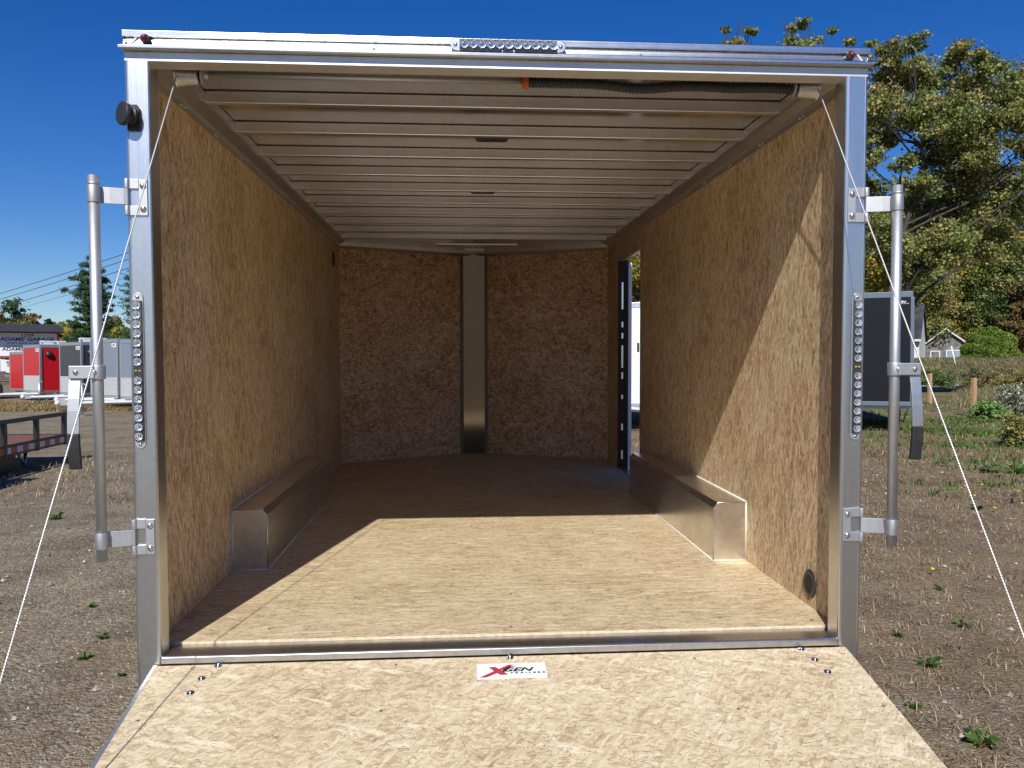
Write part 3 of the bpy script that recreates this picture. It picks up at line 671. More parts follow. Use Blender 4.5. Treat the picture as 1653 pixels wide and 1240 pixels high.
# loose stones
def stones(n):
    r = R_.rand(n) ** .6; ang = (R_.rand(n) - .5) * 1.9; d = .6 + r * 13
    x = CAM.x + d * np.sin(ang) ; y = CAM.y + d * np.cos(ang)
    k = ~TRAILER_BOX(x, y); x, y = x[k], y[k]; n = len(x)
    sz = .0035 + .010 * R_.rand(n) ** 3.2 + (R_.rand(n) > .985) * .016
    base = np.array([[1, 0, 0], [-1, 0, 0], [0, 1, 0], [0, -1, 0], [0, 0, .7], [0, 0, -.5], ]) ; 
    j = 1 + (R_.rand(n, 6, 3) - .5) * .5; v = base[None] * j; a = R_.rand(n) * 6.28; c, s_ = np.cos(a), np.sin(a)
    vx = v[:, :, 0] * c[:, None] - v[:, :, 1] * s_[:, None] * .7; vy = v[:, :, 0] * s_[:, None] + v[:, :, 1] * c[:, None] * .7
    P = np.stack([vx * sz[:, None] + x[:, None], vy * sz[:, None] + y[:, None], v[:, :, 2] * sz[:, None] + (gh(x, y) + sz * .25)[:, None]], 2).reshape(-1, 3)
    fb = np.array([[0, 2, 4], [2, 1, 4], [1, 3, 4], [3, 0, 4], [2, 0, 5], [1, 2, 5], [3, 1, 5], [0, 3, 5]])
    Fs = (fb[None] + (np.arange(n) * 6)[:, None, None]).reshape(-1, 3)
    g = .11 + .30 * R_.rand(n) ** 1.6; tint = 1 + (R_.rand(n, 3) - .5) * .12; col = np.stack([g * 1.04, g * .97, g * .86], 1) * tint
    cols = np.ones((n, 6, 4)); cols[:, :, :3] = col[:, None]
    fastmesh("loose_gravel", P, Fs, M_STONE, cols=cols.reshape(-1, 4), kind="stuff", label="small loose grey stones strewn over the gravel lot", category="gravel")
stones(42000)
# blades
def blades(cx, cy, h, wid, lean, pal, per, spread):
    """per blades at each centre"""
    n = len(cx) * per; x = np.repeat(cx, per) + R_.randn(n) * np.repeat(spread, per); y = np.repeat(cy, per) + R_.randn(n) * np.repeat(spread, per)
    hh = np.repeat(h, per) * (.45 + .8 * R_.rand(n)); a = R_.rand(n) * 6.283; ln = np.repeat(lean, per) * (.3 + R_.rand(n)); z = gh(x, y) - .004
    dx, dy = np.cos(a), np.sin(a); w2 = np.repeat(wid, per) * (.6 + .8 * R_.rand(n)) / 2
    b0 = np.stack([x - dy * w2, y + dx * w2, z], 1); b1 = np.stack([x + dy * w2, y - dx * w2, z], 1)
    m0 = np.stack([x + dx * ln * hh * .4 - dy * w2 * .7, y + dy * ln * hh * .4 + dx * w2 * .7, z + hh * .6], 1); m1 = np.stack([x + dx * ln * hh * .4 + dy * w2 * .7, y + dy * ln * hh * .4 - dx * w2 * .7, z + hh * .6], 1)
    tp = np.stack([x + dx * ln * hh, y + dy * ln * hh, z + hh * (1 - .25 * np.minimum(ln, 1.6))], 1)
    P = np.stack([b0, b1, m1, m0, tp], 1).reshape(-1, 3)
    o = (np.arange(n) * 5)[:, None]; Fs = np.concatenate([o + np.array([[0, 1, 2]]), o + np.array([[0, 2, 3]]), o + np.array([[3, 2, 4]])], 0)
    pal = np.array(pal); ci = pal[R_.randint(0, len(pal), n)] * (.7 + .6 * R_.rand(n))[:, None]; cols = np.ones((n, 5, 4)); cols[:, :, :3] = ci[:, None]
    return P, Fs, cols.reshape(-1, 4)
def merge(parts):
    Ps, Fs, Cs, o = [], [], [], 0
    for P, F_, C in parts: Ps.append(P); Fs.append(F_ + o); Cs.append(C); o += len(P)
    return np.concatenate(Ps), np.concatenate(Fs), np.concatenate(Cs)
DRY = [(.36, .28, .17), (.27, .20, .12), (.46, .38, .25), (.20, .14, .085), (.32, .23, .15)]
RED = [(.20, .10, .06), (.26, .15, .09), (.15, .08, .05)]
GRN = [(.08, .15, .035), (.12, .20, .05), (.16, .235, .07), (.06, .105, .03)]
def scatter(n, xr, yr, nz=None, thr=0.0):
    x = xr[0] + (xr[1] - xr[0]) * R_.rand(n); y = yr[0] + (yr[1] - yr[0]) * R_.rand(n); k = ~TRAILER_BOX(x, y)
    f = np.sin(x * 1.7 + 1.3 * np.sin(y * .8)) * np.cos(y * 1.3 + 1.1 * np.sin(x * .9)) + .5 * np.sin(x * 4.1 + y * 2.3)
    k &= (f + (R_.rand(n) - .5) * 1.2) > thr; return x[k], y[k]
def full(a, v): return np.full(len(a), v)
parts = []
x, y = scatter(30000, (1.3, 10), (-1.5, 13), thr=-.75); parts.append(blades(x, y, full(x, .05), full(x, .004), full(x, 1.7), DRY + DRY + RED, 4, full(x, .03)))
x, y = scatter(5000, (1.3, 20), (8, 30), thr=-.1); parts.append(blades(x, y, full(x, .10), full(x, .012), full(x, .9), DRY + RED, 5, full(x, .07)))
x, y = scatter(9000, (-9, -1.3), (-1, 11), thr=-.1); parts.append(blades(x, y, full(x, .035), full(x, .003), full(x, 2.2), DRY, 3, full(x, .05)))
x, y = scatter(700, (-12, -1.3), (0, 18), thr=.7); parts.append(blades(x, y, full(x, .08), full(x, .004), full(x, 1.3), DRY, 6, full(x, .04)))
# straw patches near the utility trailer and a strip under the noses of the parked trailers
for px, d, n, sp in ((95, 12.0, 60, .5), (60, 11.0, 60, .6), (175, 11.5, 70, .55), (120, 9.8, 50, .5), (205, 9, 30, .3), (30, 9.6, 70, .7), (190, 13.5, 50, .5)):
    c = GP(px, d); x = c.x + R_.randn(n) * sp; y = c.y + R_.randn(n) * sp; parts.append(blades(x, y, full(x, .085), full(x, .006), full(x, 1.3), DRY, 7, full(x, .07)))
n = 1500; pxs = -20 + 240 * R_.rand(n); ds = 26 + 5.5 * R_.rand(n); q = [hp(a, b) for a, b in zip(pxs, ds)]; x = np.array([p.x for p in q]); y = np.array([p.y for p in q])
parts.append(blades(x, y, full(x, .17), full(x, .022), full(x, .9), [(.36, .27, .13), (.30, .21, .10), (.24, .18, .08)], 7, full(x, .15)))
P, F_, C_ = merge(parts); fastmesh("dry_grass", P, F_, M_BLADE, cols=C_, kind="stuff", label="dead straw-coloured grass and weed stalks over the lot", category="grass")
parts = []
x, y = scatter(900, (8, 22), (13, 30), thr=.35); parts.append(blades(x, y, full(x, .14), full(x, .02), full(x, 1.0), GRN, 9, full(x, .13)))
for px, py_d, n in ((1590, 14.5, 90), (1520, 18, 110), (1560, 21, 120), (1630, 12, 60), (1470, 20, 60), (1610, 17, 120), (1480, 16, 30), (1640, 9.5, 30), (1590, 9.2, 20), (1500, 14, 20)):
    c = GP(px, py_d); x = c.x + R_.randn(n) * .8; y = c.y + R_.randn(n) * .5; parts.append(blades(x, y, full(x, .11), full(x, .016), full(x, 1.2), GRN, 9, full(x, .07)))
P, F_, C_ = merge(parts); fastmesh("green_grass", P, F_, M_BLADE, cols=C_, kind="stuff", label="low green grass patches on the right of the lot", category="grass")
# countable rosettes of broad leaves
def rosette(name, c, r, n, pal, label, group):
    a = []
    for i in range(n):
        t = R_.rand() * 6.283; L = r * (.5 + .6 * R_.rand()); wd = L * (.09 + .07 * R_.rand()); up = L * (.08 + .7 * R_.rand() ** 1.5); d = np.array([math.cos(t), math.sin(t)]); p = np.array([-d[1], d[0]])
        pts = [(0, 0, 0)]; z0 = float(gh(c.x, c.y))
        v = [[c.x, c.y, z0], [c.x + d[0] * L * .5 + p[0] * wd, c.y + d[1] * L * .5 + p[1] * wd, z0 + up], [c.x + d[0] * L, c.y + d[1] * L, z0 + up * .8], [c.x + d[0] * L * .5 - p[0] * wd, c.y + d[1] * L * .5 - p[1] * wd, z0 + up]]
        col = np.array(pal[R_.randint(len(pal))]) * (.7 + .6 * R_.rand()); a.append((np.array(v), np.array([[0, 1, 2], [0, 2, 3]]), np.array([[*col, 1]] * 4)))
    P, F_, C_ = merge(a); P = P - np.array([c.x, c.y, z0]); o = fastmesh(name, P, F_, M_LEAF, cols=C_); o.location = (c.x, c.y, z0); o['category'] = 'weed'; o['label'] = label
    if group: o['group'] = group
    return o
def onground(px, py):
    d = CAM.z * FPX / (py - 588); return GP(px, d)
for px, py, r, lab in ((1452, 1035, .055, "small green weed right of the trailer, nearest the lower lock bar"), (1505, 1085, .085, "broad-leaved green weed on gravel, largest below the right cable"), (1557, 1018, .07, "low spreading green weed under the right cable"), (1580, 830, .10, "leafy green weed beside the right cable, halfway up the lot"),
                       (1600, 770, .20, "wide dark green weed clump at the right edge of the lot"), (1640, 771, .22, "dark green weed clump touching the right frame edge"), (1520, 960, .05, "small yellow-green weed left of the right cable"), (1480, 1155, .05, "tiny green weed beside the ramp's right edge"), (1590, 1215, .09, "green weed at the bottom right corner"),
                       (143, 985, .045, "small green weed on gravel left of the trailer, uppermost of its row"), (160, 1036, .045, "dark green weed on gravel beside the left corner post"), (128, 1068, .055, "low green weed left of the ramp hinge"), (85, 838, .11, "flat green weed clump left of the left cable"), (190, 1095, .035, "small yellowing weed at the foot of the left corner post")):
    rosette("weed", onground(px, py), r * .8, 46, GRN, lab, "green weeds dotted over the gravel")
fl = simple("dandelion_petal", (.62, .45, .02), .6)
DL_ = [(1508, 938, "yellow dandelion alone on gravel, lowest of all, under the lower right hinge strap"), (1560, 800, "dandelion touching the right cable, lower of the pair there"), (1587, 798, "dandelion just right of the right cable, beside the leafy weed"), (1575, 815, "dandelion between the right cable and the leafy weed, lower down"),
 (1608, 835, "dandelion below and right of the leafy weed by the cable"), (1646, 809, "brightest dandelion against the right frame edge, upper of two"), (1652, 828, "dandelion cut by the right frame edge, lower of two"), (1600, 710, "upper left dandelion of the little cluster below the nearer timber post"), (1612, 716, "lower middle dandelion of the cluster below the nearer timber post"), (1624, 711, "rightmost dandelion of the cluster below the nearer timber post"),
 (1571, 704, "farthest dandelion, straight below the nearer timber post"), (1545, 726, "leftmost dandelion, a short way right of the right cable"), (1590, 726, "dandelion halfway between the post's cluster and the wide weed clump"), (1632, 762, "dandelion on the wide dark weed clump at right"), (1567, 744, "dandelion in brown grass left of the wide weed clump"), (1645, 738, "dandelion near the right frame edge above the wide weed clump")]
for i, (px, py, lab) in enumerate(DL_):
    c = onground(px, py); a = MB(); a.tube([(0, 0, -.01), (0, 0, .05)], .002, 5, 0); a.lathe((0, 0, .05), (.3, -.5, 1), [(.003, -.006), (.016, .001), (.012, .006), (0, .007)], 9, 1)
    o = a.build("dandelion", [simple("stem_green", (.08, .12, .03)) if i == 0 else bpy.data.materials["stem_green"], fl]); o.location = c; o['category'] = 'flower'; o['group'] = 'dandelions on the right of the lot'; o['label'] = lab

# ------------------------------------------------------------------ trees
M_BARK = simple("bark", (.050, .042, .036), .9, var=.35, scale=14, bump=.6)
MAPLE = [(.095, .125, .034), (.13, .15, .045), (.070, .095, .028), (.17, .17, .055), (.22, .17, .07)]
MAPLE_Y = [(.17, .18, .028), (.12, .15, .025), (.23, .19, .035), (.09, .12, .02), (.28, .15, .03)]
DGREEN = [(.032, .060, .018), (.045, .078, .022), (.060, .095, .026), (.025, .045, .014)]
ORANGE = [(.21, .13, .035), (.18, .15, .04), (.12, .13, .035), (.24, .11, .03), (.09, .11, .03)]
RUST = [(.14, .075, .035), (.18, .10, .045), (.11, .085, .035), (.09, .09, .03)]
PINE = [(.028, .058, .026), (.040, .076, .032), (.022, .045, .022), (.055, .088, .035)]
def leafcloud(cen, rad, n, size, pal, flat=.8, sub=9, aspect=1.0, droop=0.0):
    """leaf faces in clumps; cen (k,3), rad (k,) ; n faces overall"""
    cen = np.asarray(cen, float); rad = np.asarray(rad, float); wgt = rad ** 2.2; wgt /= wgt.sum()
    # sub-clumps on twigs
    k = len(cen) * sub; ci = R_.choice(len(cen), k, p=wgt); d = R_.randn(k, 3); d /= np.linalg.norm(d, axis=1)[:, None]; rr = (.25 + .8 * R_.rand(k) ** .55)
    sc = cen[ci] + d * (rad[ci] * rr)[:, None] * np.array([1, 1, flat]); sr = rad[ci] * (.13 + .17 * R_.rand(k))
    li = R_.randint(0, k, n); p = sc[li] + R_.randn(n, 3) * sr[li][:, None] * np.array([1, 1, .62]); p[:, 2] -= droop * R_.rand(n)
    u = R_.randn(n, 3); u /= np.linalg.norm(u, axis=1)[:, None]; v = R_.randn(n, 3); v -= u * (v * u).sum(1)[:, None]; v /= np.linalg.norm(v, axis=1)[:, None]
    s_ = size * (.55 + .8 * R_.rand(n))[:, None]; a = s_ * .5; b_ = s_ * .5 * aspect
    P = np.stack([p - u * a, p + v * b_ * .8 - u * a * .1, p + u * a, p - v * b_ * .8 + u * a * .1], 1).reshape(-1, 3)
    F_ = np.arange(4 * n).reshape(-1, 4); pal = np.array(pal) * 1.75
    tone = R_.randint(0, len(pal), k)[li]; tone = np.where(R_.rand(n) < .45, R_.randint(0, len(pal), n), tone)
    c = pal[tone] * (.65 + .7 * R_.rand(n))[:, None]; C = np.ones((n, 4, 4)); C[:, :, :3] = c[:, None]
    return P, F_, C.reshape(-1, 4)
def bent(p0, p1, k=5, amp=.12):
    p0, p1 = Vector(p0), Vector(p1); L = (p1 - p0).length; out = []
    o1 = Vector((rnd.uniform(-1, 1), rnd.uniform(-1, 1), rnd.uniform(-.5, .5))) * L * amp
    for i in range(k + 1):
        t = i / k; out.append(p0.lerp(p1, t) + o1 * math.sin(math.pi * t) + Vector((rnd.uniform(-1, 1), rnd.uniform(-1, 1), rnd.uniform(-1, 1))) * L * .018 * (0 < i < k))
    return out
def tree(base, clumps, label, pal, nleaf, size, trunk_r=.25, group="trees behind the lot", forks=None, sub=9, flat=.8, name="broadleaf_tree"):
    """clumps: list of (x,y,z,r) in world; trunk climbs from base, a limb reaches every clump"""
    root = empty(name, base, label=label, category="tree"); 
    if group: root['group'] = group
    B = Vector(base); cl = [(Vector(c[:3]) - B, c[3]) for c in clumps]
    top = max(c[0].z for c in cl); mid = sum((c[0] for c in cl), Vector()) / len(cl)
    a = MB(); tp = bent((0, 0, -.3), (mid.x * .6, mid.y * .6, top * .8), 8, .04); a.tube(tp, [trunk_r * (1 - .85 * i / 8) * (1.25 if i == 0 else 1) for i in range(9)], 9)
    for c, r in cl:
        zt = max(top * .14, min(top * .74, c.z - .55 * math.hypot(c.x, c.y) - r * .3)); i = min(8, max(0, zt / (top * .8) * 8)); i0 = int(i); q0 = tp[i0].lerp(tp[min(8, i0 + 1)], i - i0)
        lr = trunk_r * (.34 - .18 * i / 8); limb = bent(q0, c, 6, .10); a.tube(limb, [lr * (1 - .8 * k / 6) + .012 for k in range(7)], 6)
        for j in range(5):
            st = limb[rnd.randint(2, 6)]; dr = Vector((rnd.uniform(-1, 1), rnd.uniform(-1, 1), rnd.uniform(-.5, .8))).normalized()
            a.tube(bent(st, c + dr * r * rnd.uniform(.3, .65), 3, .12), [lr * .26 + .008, lr * .18 + .006, .012, .006], 4)
    a.build("trunk", M_BARK, root, fixn=False)
    P, F_, C = leafcloud([c[0] for c in cl], [c[1] for c in cl], nleaf, size, pal, sub=sub, flat=flat)
    fastmesh("crown", P, F_, M_LEAF, parent=root, cols=C); return root
def PP(px, py, d, dd=0.0): p = hp(px, d + dd); p.z = pz(py, d + dd); return p
def clump_list(lst, d, spread=1.6):
    out = []
    for px, py, rpx in lst:
        dd = rnd.uniform(-spread, spread); p = PP(px, py, d, dd); out.append((p.x, p.y, p.z, rpx / FPX * d * .86))
    return out
# the big maple right of the trailer: clumps follow its open, lobed outline
D1 = 34; LB = 1.55
big = [(1425, 95, 32), (1465, 80, 26), (1440, 140, 42), (1400, 175, 45), (1490, 130, 40), (1545, 95, 28), (1585, 110, 30), (1555, 145, 38), (1610, 150, 36), (1655, 150, 42), (1640, 190, 36),
       (1530, 195, 48), (1480, 185, 42), (1420, 220, 34), (1590, 205, 40), (1560, 250, 44), (1510, 250, 36), (1600, 290, 34), (1545, 300, 44), (1480, 305, 34), (1455, 335, 28), (1420, 370, 30), (1500, 350, 42), (1700, 110, 50), (1740, 200, 60), (1700, 260, 50), (1365, 130, 34), (1350, 200, 40), (1395, 260, 26), (1620, 330, 44), (1570, 350, 40), (1660, 320, 44), (1650, 240, 34), (1530, 395, 40), (1455, 270, 22), (1440, 400, 36), (1600, 400, 40), (1480, 430, 30), (1535, 60, 0)][:-1]
tree(GP(1440, D1), clump_list(big, D1, 2.2), "tall open-crowned maple rising right of the trailer, its limbs crossing blue sky", MAPLE, 125000, .12, .22, forks=True, sub=30)
D2 = 37
tree(GP(1275, D2), clump_list([(1275, 60, 16), (1300, 45, 20), (1325, 60, 18), (1262, 42, 12), (1315, 90, 30), (1270, 100, 34), (1245, 140, 44), (1330, 140, 44), (1290, 190, 55), (1340, 230, 60), (1240, 240, 60), (1290, 300, 70), (1240, 370, 70), (1330, 390, 75), (1285, 450, 70)], D2, 1.2), "tall tree whose twin tips show above the trailer's header, left of the tall maple", MAPLE, 36000, .15, .22, sub=14)
tree(GP(1185, D2 + 1), clump_list([(1192, 42, 13), (1172, 52, 13), (1205, 60, 14), (1185, 78, 22), (1190, 120, 34), (1170, 170, 46), (1210, 220, 52), (1170, 290, 60), (1215, 360, 62), (1175, 430, 60)], D2 + 1, .9), "slender tree with one wispy tip over the middle of the header", MAPLE, 20000, .15, .18, sub=14)
tree(GP(1378, D2 + 2), clump_list([(1375, 72, 16), (1398, 88, 20), (1350, 95, 14), (1370, 120, 34), (1380, 180, 46), (1360, 250, 46), (1385, 330, 60), (1350, 400, 60), (1390, 460, 56)], D2 + 2, 1.0), "reddish-tipped tree directly behind the header's right corner", MAPLE_Y, 24000, .15, .18, sub=14)
def woodtree(px, d, top, wpx, low, pal, label, n=15000, size=.22, nc=13, **k):
    r0 = wpx / FPX * d; z1 = pz(top, d); z0 = max(.3, pz(low, d)); b = GP(px, d); cl = []
    for i in range(nc):
        t = (i + .5) / nc; z = z0 + (z1 - z0) * (.08 + .84 * t); env = math.sin(math.pi * (.18 + .74 * t)) ** .7; a = i * 2.4 + rnd.uniform(-.5, .5); rr = r0 * env * rnd.uniform(.35, .72)
        rad = r0 * rnd.uniform(.32, .5) * (.75 if i == nc - 1 else 1); cl.append((b.x + math.cos(a) * rr, b.y + math.sin(a) * rr, min(z, z1 - rad * .7), rad))
    return tree(b, cl, label, pal, n, size, r0 * .055 + .05, sub=12, **k)
WT = [
 (1465, 76, 300, 80, 600, MAPLE, "tall green tree at the back, left of the shed and above the orange ones"),
 (1548, 80, 285, 90, 600, MAPLE_Y, "yellowish tree at the back, high above the dome-shaped bush"),
 (1625, 78, 270, 90, 600, MAPLE, "tall green tree at the back, between the bush and the right frame edge"),
 (1425, 44, 350, 75, 500, MAPLE, "round green tree seen between the right corner post and the upper lock bar strap"),
 (1500, 84, 330, 85, 600, MAPLE_Y, "yellow-green tree behind the wires, right of the black trailer's top"),
 (1590, 86, 300, 95, 600, MAPLE_Y, "broad yellow-green tree above the small grey shed"),
 (1665, 82, 250, 90, 600, MAPLE, "tall green tree cut by the right frame edge"),
 (1440, 76, 420, 60, 590, ORANGE, "orange-leaved tree behind the black trailer's top corner"),
 (1500, 79, 450, 50, 590, ORANGE, "orange and yellow tree just left of the shed's gable"),
 (1535, 80, 410, 62, 575, MAPLE, "mid-green tree directly behind the shed's gable"),
 (1610, 78, 400, 80, 590, DGREEN, "dark green tree behind the clipped round bush"),
 (1690, 76, 380, 80, 590, DGREEN, "dark tree deep in the wood at the right edge"),
 (1560, 94, 340, 100, 600, DGREEN, "dark tree at the back of the wood behind the bush"),
 (1470, 92, 340, 90, 600, DGREEN, "dark tree at the back of the wood behind the dark-roofed house"),
 (1650, 96, 320, 100, 600, DGREEN, "farthest dark tree at the right of the wood"),
 (1655, 75, 455, 42, 600, RUST, "small rust-leaved tree at the right edge below the tall one"),
 (1035, 50, 340, 70, 560, MAPLE_Y, "yellow-green tree framed by the open side door"),
 (1010, 54, 360, 70, 570, MAPLE, "green tree behind the side door frame"),
 (1120, 74, 380, 80, 600, MAPLE, "green tree beyond the white trailer, just right of the door view"),
 (1190, 80, 360, 85, 600, DGREEN, "dark tree in the wood behind the trailer's right wall"),
 (1260, 76, 370, 80, 600, MAPLE_Y, "yellow-green tree in the wood behind the trailer's right wall"),
 (1340, 84, 350, 90, 600, DGREEN, "dark tree in the wood left of the black trailer"),
 (1395, 72, 400, 70, 600, ORANGE, "golden tree in the wood directly behind the black trailer"),
 (1320, 52, 340, 90, 580, MAPLE, "green tree hidden mostly behind the trailer's right wall"),
]
for px, d, top, wpx, low, pal, lab in WT: woodtree(px, d, top, wpx, low, pal, lab, n=17000 if d < 70 else 21000, size=.17 if d < 55 else .22, nc=13 if d < 60 else 18)
# left side
def pine(px, d, top, wpx, label, n=30000, pal=PINE, size=.16, low=.16):
    b = GP(px, d); H = pz(top, d) - b.z; r0 = wpx / FPX * d; root = empty("pine_tree", b, label=label, category="tree", group="trees behind the lot")
    a = MB(); a.tube([(0, 0, -.3), (.05, 0, H * .5), (0, .05, H * .97)], [H * .022, H * .014, .02], 8); cen, rad = [], []
    lv = 15
    for i in range(lv):
        t = i / (lv - 1); z = H * (low + (.95 - low) * t); R0 = r0 * (1 - t) ** .75 * (.72 + .28 * math.sin(t * 9 + 1)) + .25
        for k in range(5 if i < lv - 2 else 3):
            an = k * 1.257 + i * .8 + rnd.uniform(-.3, .3); L = R0 * rnd.uniform(.55, 1.1); e = Vector((math.cos(an) * L, math.sin(an) * L, z + L * rnd.uniform(.05, .28))); st = Vector((0, 0, z - L * .12))
            a.tube([st, st.lerp(e, .5) + Vector((0, 0, -.05 * L)), e], [.035 + .012 * L, .025, .01], 4)
            for m_ in range(4):
                u = .35 + .22 * m_; cen.append(st.lerp(e, u) + Vector((0, 0, .04))); rad.append(.24 + L * .26 * (1.15 - u * .5))
    cen.append((0, 0, H * .97)); rad.append(.3); a.build("trunk", M_BARK, root, fixn=False)
    P, F_, C = leafcloud(cen, rad, n, size, pal, flat=.35, sub=5, aspect=.35); fastmesh("crown", P, F_, M_LEAF, parent=root, cols=C); return root
pine(150, 52, 405, 62, "tall dark green pine behind the parked trailers at left, crossed by wires", 60000, size=.2)
pine(222, 50, 415, 50, "pine partly hidden by the trailer's left corner post", 14000)
LT = [
 (18, 100, 482, 30, DGREEN, "dark rounded tree on the left skyline above the black sign roof"),
 (-25, 98, 500, 36, RUST, "rust-brown tree at the left frame edge of the skyline"),
 (52, 96, 505, 26, RUST, "brownish tree right of the dark rounded tree on the skyline"),
 (78, 92, 512, 22, DGREEN, "small green tree between the brownish tree and the pine"),
 (98, 88, 516, 22, MAPLE, "green tree just left of the pine's lower boughs"),
 (120, 84, 530, 26, MAPLE_Y, "yellow-green tree below the pine, behind the pale pole"),
 (180, 70, 512, 24, RUST, "dark red tree between the left lock bar and corner post"),
 (196, 66, 530, 24, MAPLE_Y, "yellow-green bushy tree behind the grey parked trailer"),
 (30, 90, 520, 32, MAPLE, "green tree right behind the sign's roof ridge"),
 (150, 78, 540, 30, DGREEN, "dark low tree behind the charcoal parked trailer"),
 (-60, 95, 505, 40, DGREEN, "dark tree just outside the left frame edge"),
]
for px, d, top, wpx, pal, lab in LT: woodtree(px, d, top - 4, wpx * 1.35, 600, pal, lab, n=9000, size=.30, nc=12)

# ------------------------------------------------------------------ shrubs and weeds on the right
def shrub(c, rx, rz, n, size, pal, label, name="shrub", ry=None, round_=False, cat="bush"):
    root = empty(name, c, label=label, category=cat); a = MB()
    for k in range(7):
        t = k * .9; a.tube([(0, 0, -.05), (math.cos(t) * rx * .5, math.sin(t) * (ry or rx) * .5, rz * 1.1)], [.03 * rx + .01, .006], 5)
    a.build("stems", M_BARK, root, fixn=False)
    if round_:
        d = R_.randn(n, 3); d[:, 2] = np.abs(d[:, 2]); d /= np.linalg.norm(d, axis=1)[:, None]; bump = 1 + .05 * np.sin(d[:, 0] * 9) * np.cos(d[:, 1] * 8) + .04 * np.sin(d[:, 2] * 17 + d[:, 0] * 6)
        rr = (.88 + .12 * R_.rand(n) ** .5) * bump; p = d * rr[:, None] * np.array([rx, ry or rx, rz * 2]); u = R_.randn(n, 3); u /= np.linalg.norm(u, axis=1)[:, None]; v = np.cross(u, R_.randn(n, 3)); v /= np.linalg.norm(v, axis=1)[:, None]
        s_ = size * (.5 + R_.rand(n))[:, None] * .5; P = np.stack([p - u * s_, p + v * s_ * .6, p + u * s_, p - v * s_ * .6], 1).reshape(-1, 3); F_ = np.arange(4 * n).reshape(-1, 4); pl = np.array(pal); c_ = 1.45 * pl[R_.randint(0, len(pl), n)] * (.7 + .6 * R_.rand(n))[:, None]; C = np.ones((n, 4, 4)); C[:, :, :3] = c_[:, None]; C = C.reshape(-1, 4)
    else:
        k = 16; an = R_.rand(k) * 6.28; rr = R_.rand(k) ** .5 * .65; cen = np.stack([np.cos(an) * rr * rx, np.sin(an) * rr * (ry or rx), rz * (.35 + 1.1 * R_.rand(k))], 1); P, F_, C = leafcloud(cen, np.full(k, rx * .38), n, size, pal, sub=8, flat=.8)
    P[:, 2] = np.maximum(P[:, 2], .0); fastmesh("foliage", P, F_, M_LEAF, parent=root, cols=C); return root
DB = 62
shrub(GP(1598, DB), 43 / FPX * DB, .62 * 46 / FPX * DB, 26000, .13, [(.11, .16, .025), (.15, .19, .03), (.08, .12, .02)], "large clipped dome-shaped green bush beside the grey shed", round_=True)
ASTER = [(.24, .24, .22), (.36, .36, .34), (.07, .09, .035), (.10, .10, .05), (.09, .10, .04)]
shrub(GP(1648, 22), .75, .48, 5200, .05, ASTER, "pale white-flowered aster bush at the right frame edge", name="aster_bush")
shrub(GP(1655, 14.5), .55, .30, 5200, .045, [(.09, .11, .03), (.14, .14, .04), (.20, .17, .06)], "olive green shrub at the right edge, in front of the aster bush")
shrub(GP(1600, 21.5), .55, .26, 3500, .06, GRN, "dark green leafy shrub right of the nearer timber post")
shrub(GP(1650, 30), 1.0, .7, 6000, .07, [(.16, .15, .05), (.22, .17, .05), (.10, .11, .04)], "tall golden-green shrub above the aster bush")
shrub(GP(1492, 52), 1.1, .75, 5000, .1, [(.10, .12, .03), (.14, .15, .04)], "yellow-green shrub in front of the dark-roofed house")
shrub(GP(1520, 50), 1.2, .5, 4000, .1, [(.06, .09, .03), (.09, .12, .04)], "green shrub at the roadside left of the leaning white pole")
shrub(GP(1580, 40), 1.3, .6, 6000, .08, [(.10, .10, .045), (.15, .13, .06), (.07, .085, .035)], "dull brown-green shrub behind the nearer timber post")
shrub(GP(1620, 38), 1.4, .75, 6000, .08, [(.12, .11, .05), (.17, .14, .07)], "tan seed-headed shrub below the dome-shaped bush")
WEED = [(.34, .28, .17), (.22, .20, .10), (.40, .33, .20), (.15, .17, .07), (.28, .21, .13), (.12, .15, .055)]
n = 5200; pxs = 1440 + 260 * R_.rand(n); ds = 54 + 12 * R_.rand(n) ** 1.0; q = [hp(a, b) for a, b in zip(pxs, ds)]; x = np.array([p.x for p in q]); y = np.array([p.y for p in q])
pA = blades(x, y, full(x, .42), full(x, .03), full(x, .6), WEED, 9, full(x, .2))
n = 2600; pxs = 1548 + 140 * R_.rand(n) ** .8; ds = 26 + 26 * R_.rand(n); q = [hp(a, b) for a, b in zip(pxs, ds)]; x = np.array([p.x for p in q]); y = np.array([p.y for p in q])
pB = blades(x, y, full(x, .6) * (.5 + .8 * (pxs - 1548) / 140), full(x, .02), full(x, .5), WEED, 10, full(x, .16))
P, F_, C_ = merge([pA, pB]); fastmesh("tall_weeds", P, F_, M_BLADE, cols=C_, kind="stuff", label="tall brown and olive weeds on the bank beyond the road", category="weeds")
# road on the right
a = []; vs = []
for px in range(1180, 1800, 20):
    for d in (49.2, 53.0):
        p = GP(px, d); vs.append((p.x, p.y, p.z + .03))
vs = np.array(vs); k = len(vs) // 2; fastmesh("road", vs, np.array([[2 * i, 2 * i + 2, 2 * i + 3, 2 * i + 1] for i in range(k - 1)]), simple("pale_asphalt", (.40, .40, .41), .85, var=.15, scale=6), kind="structure")
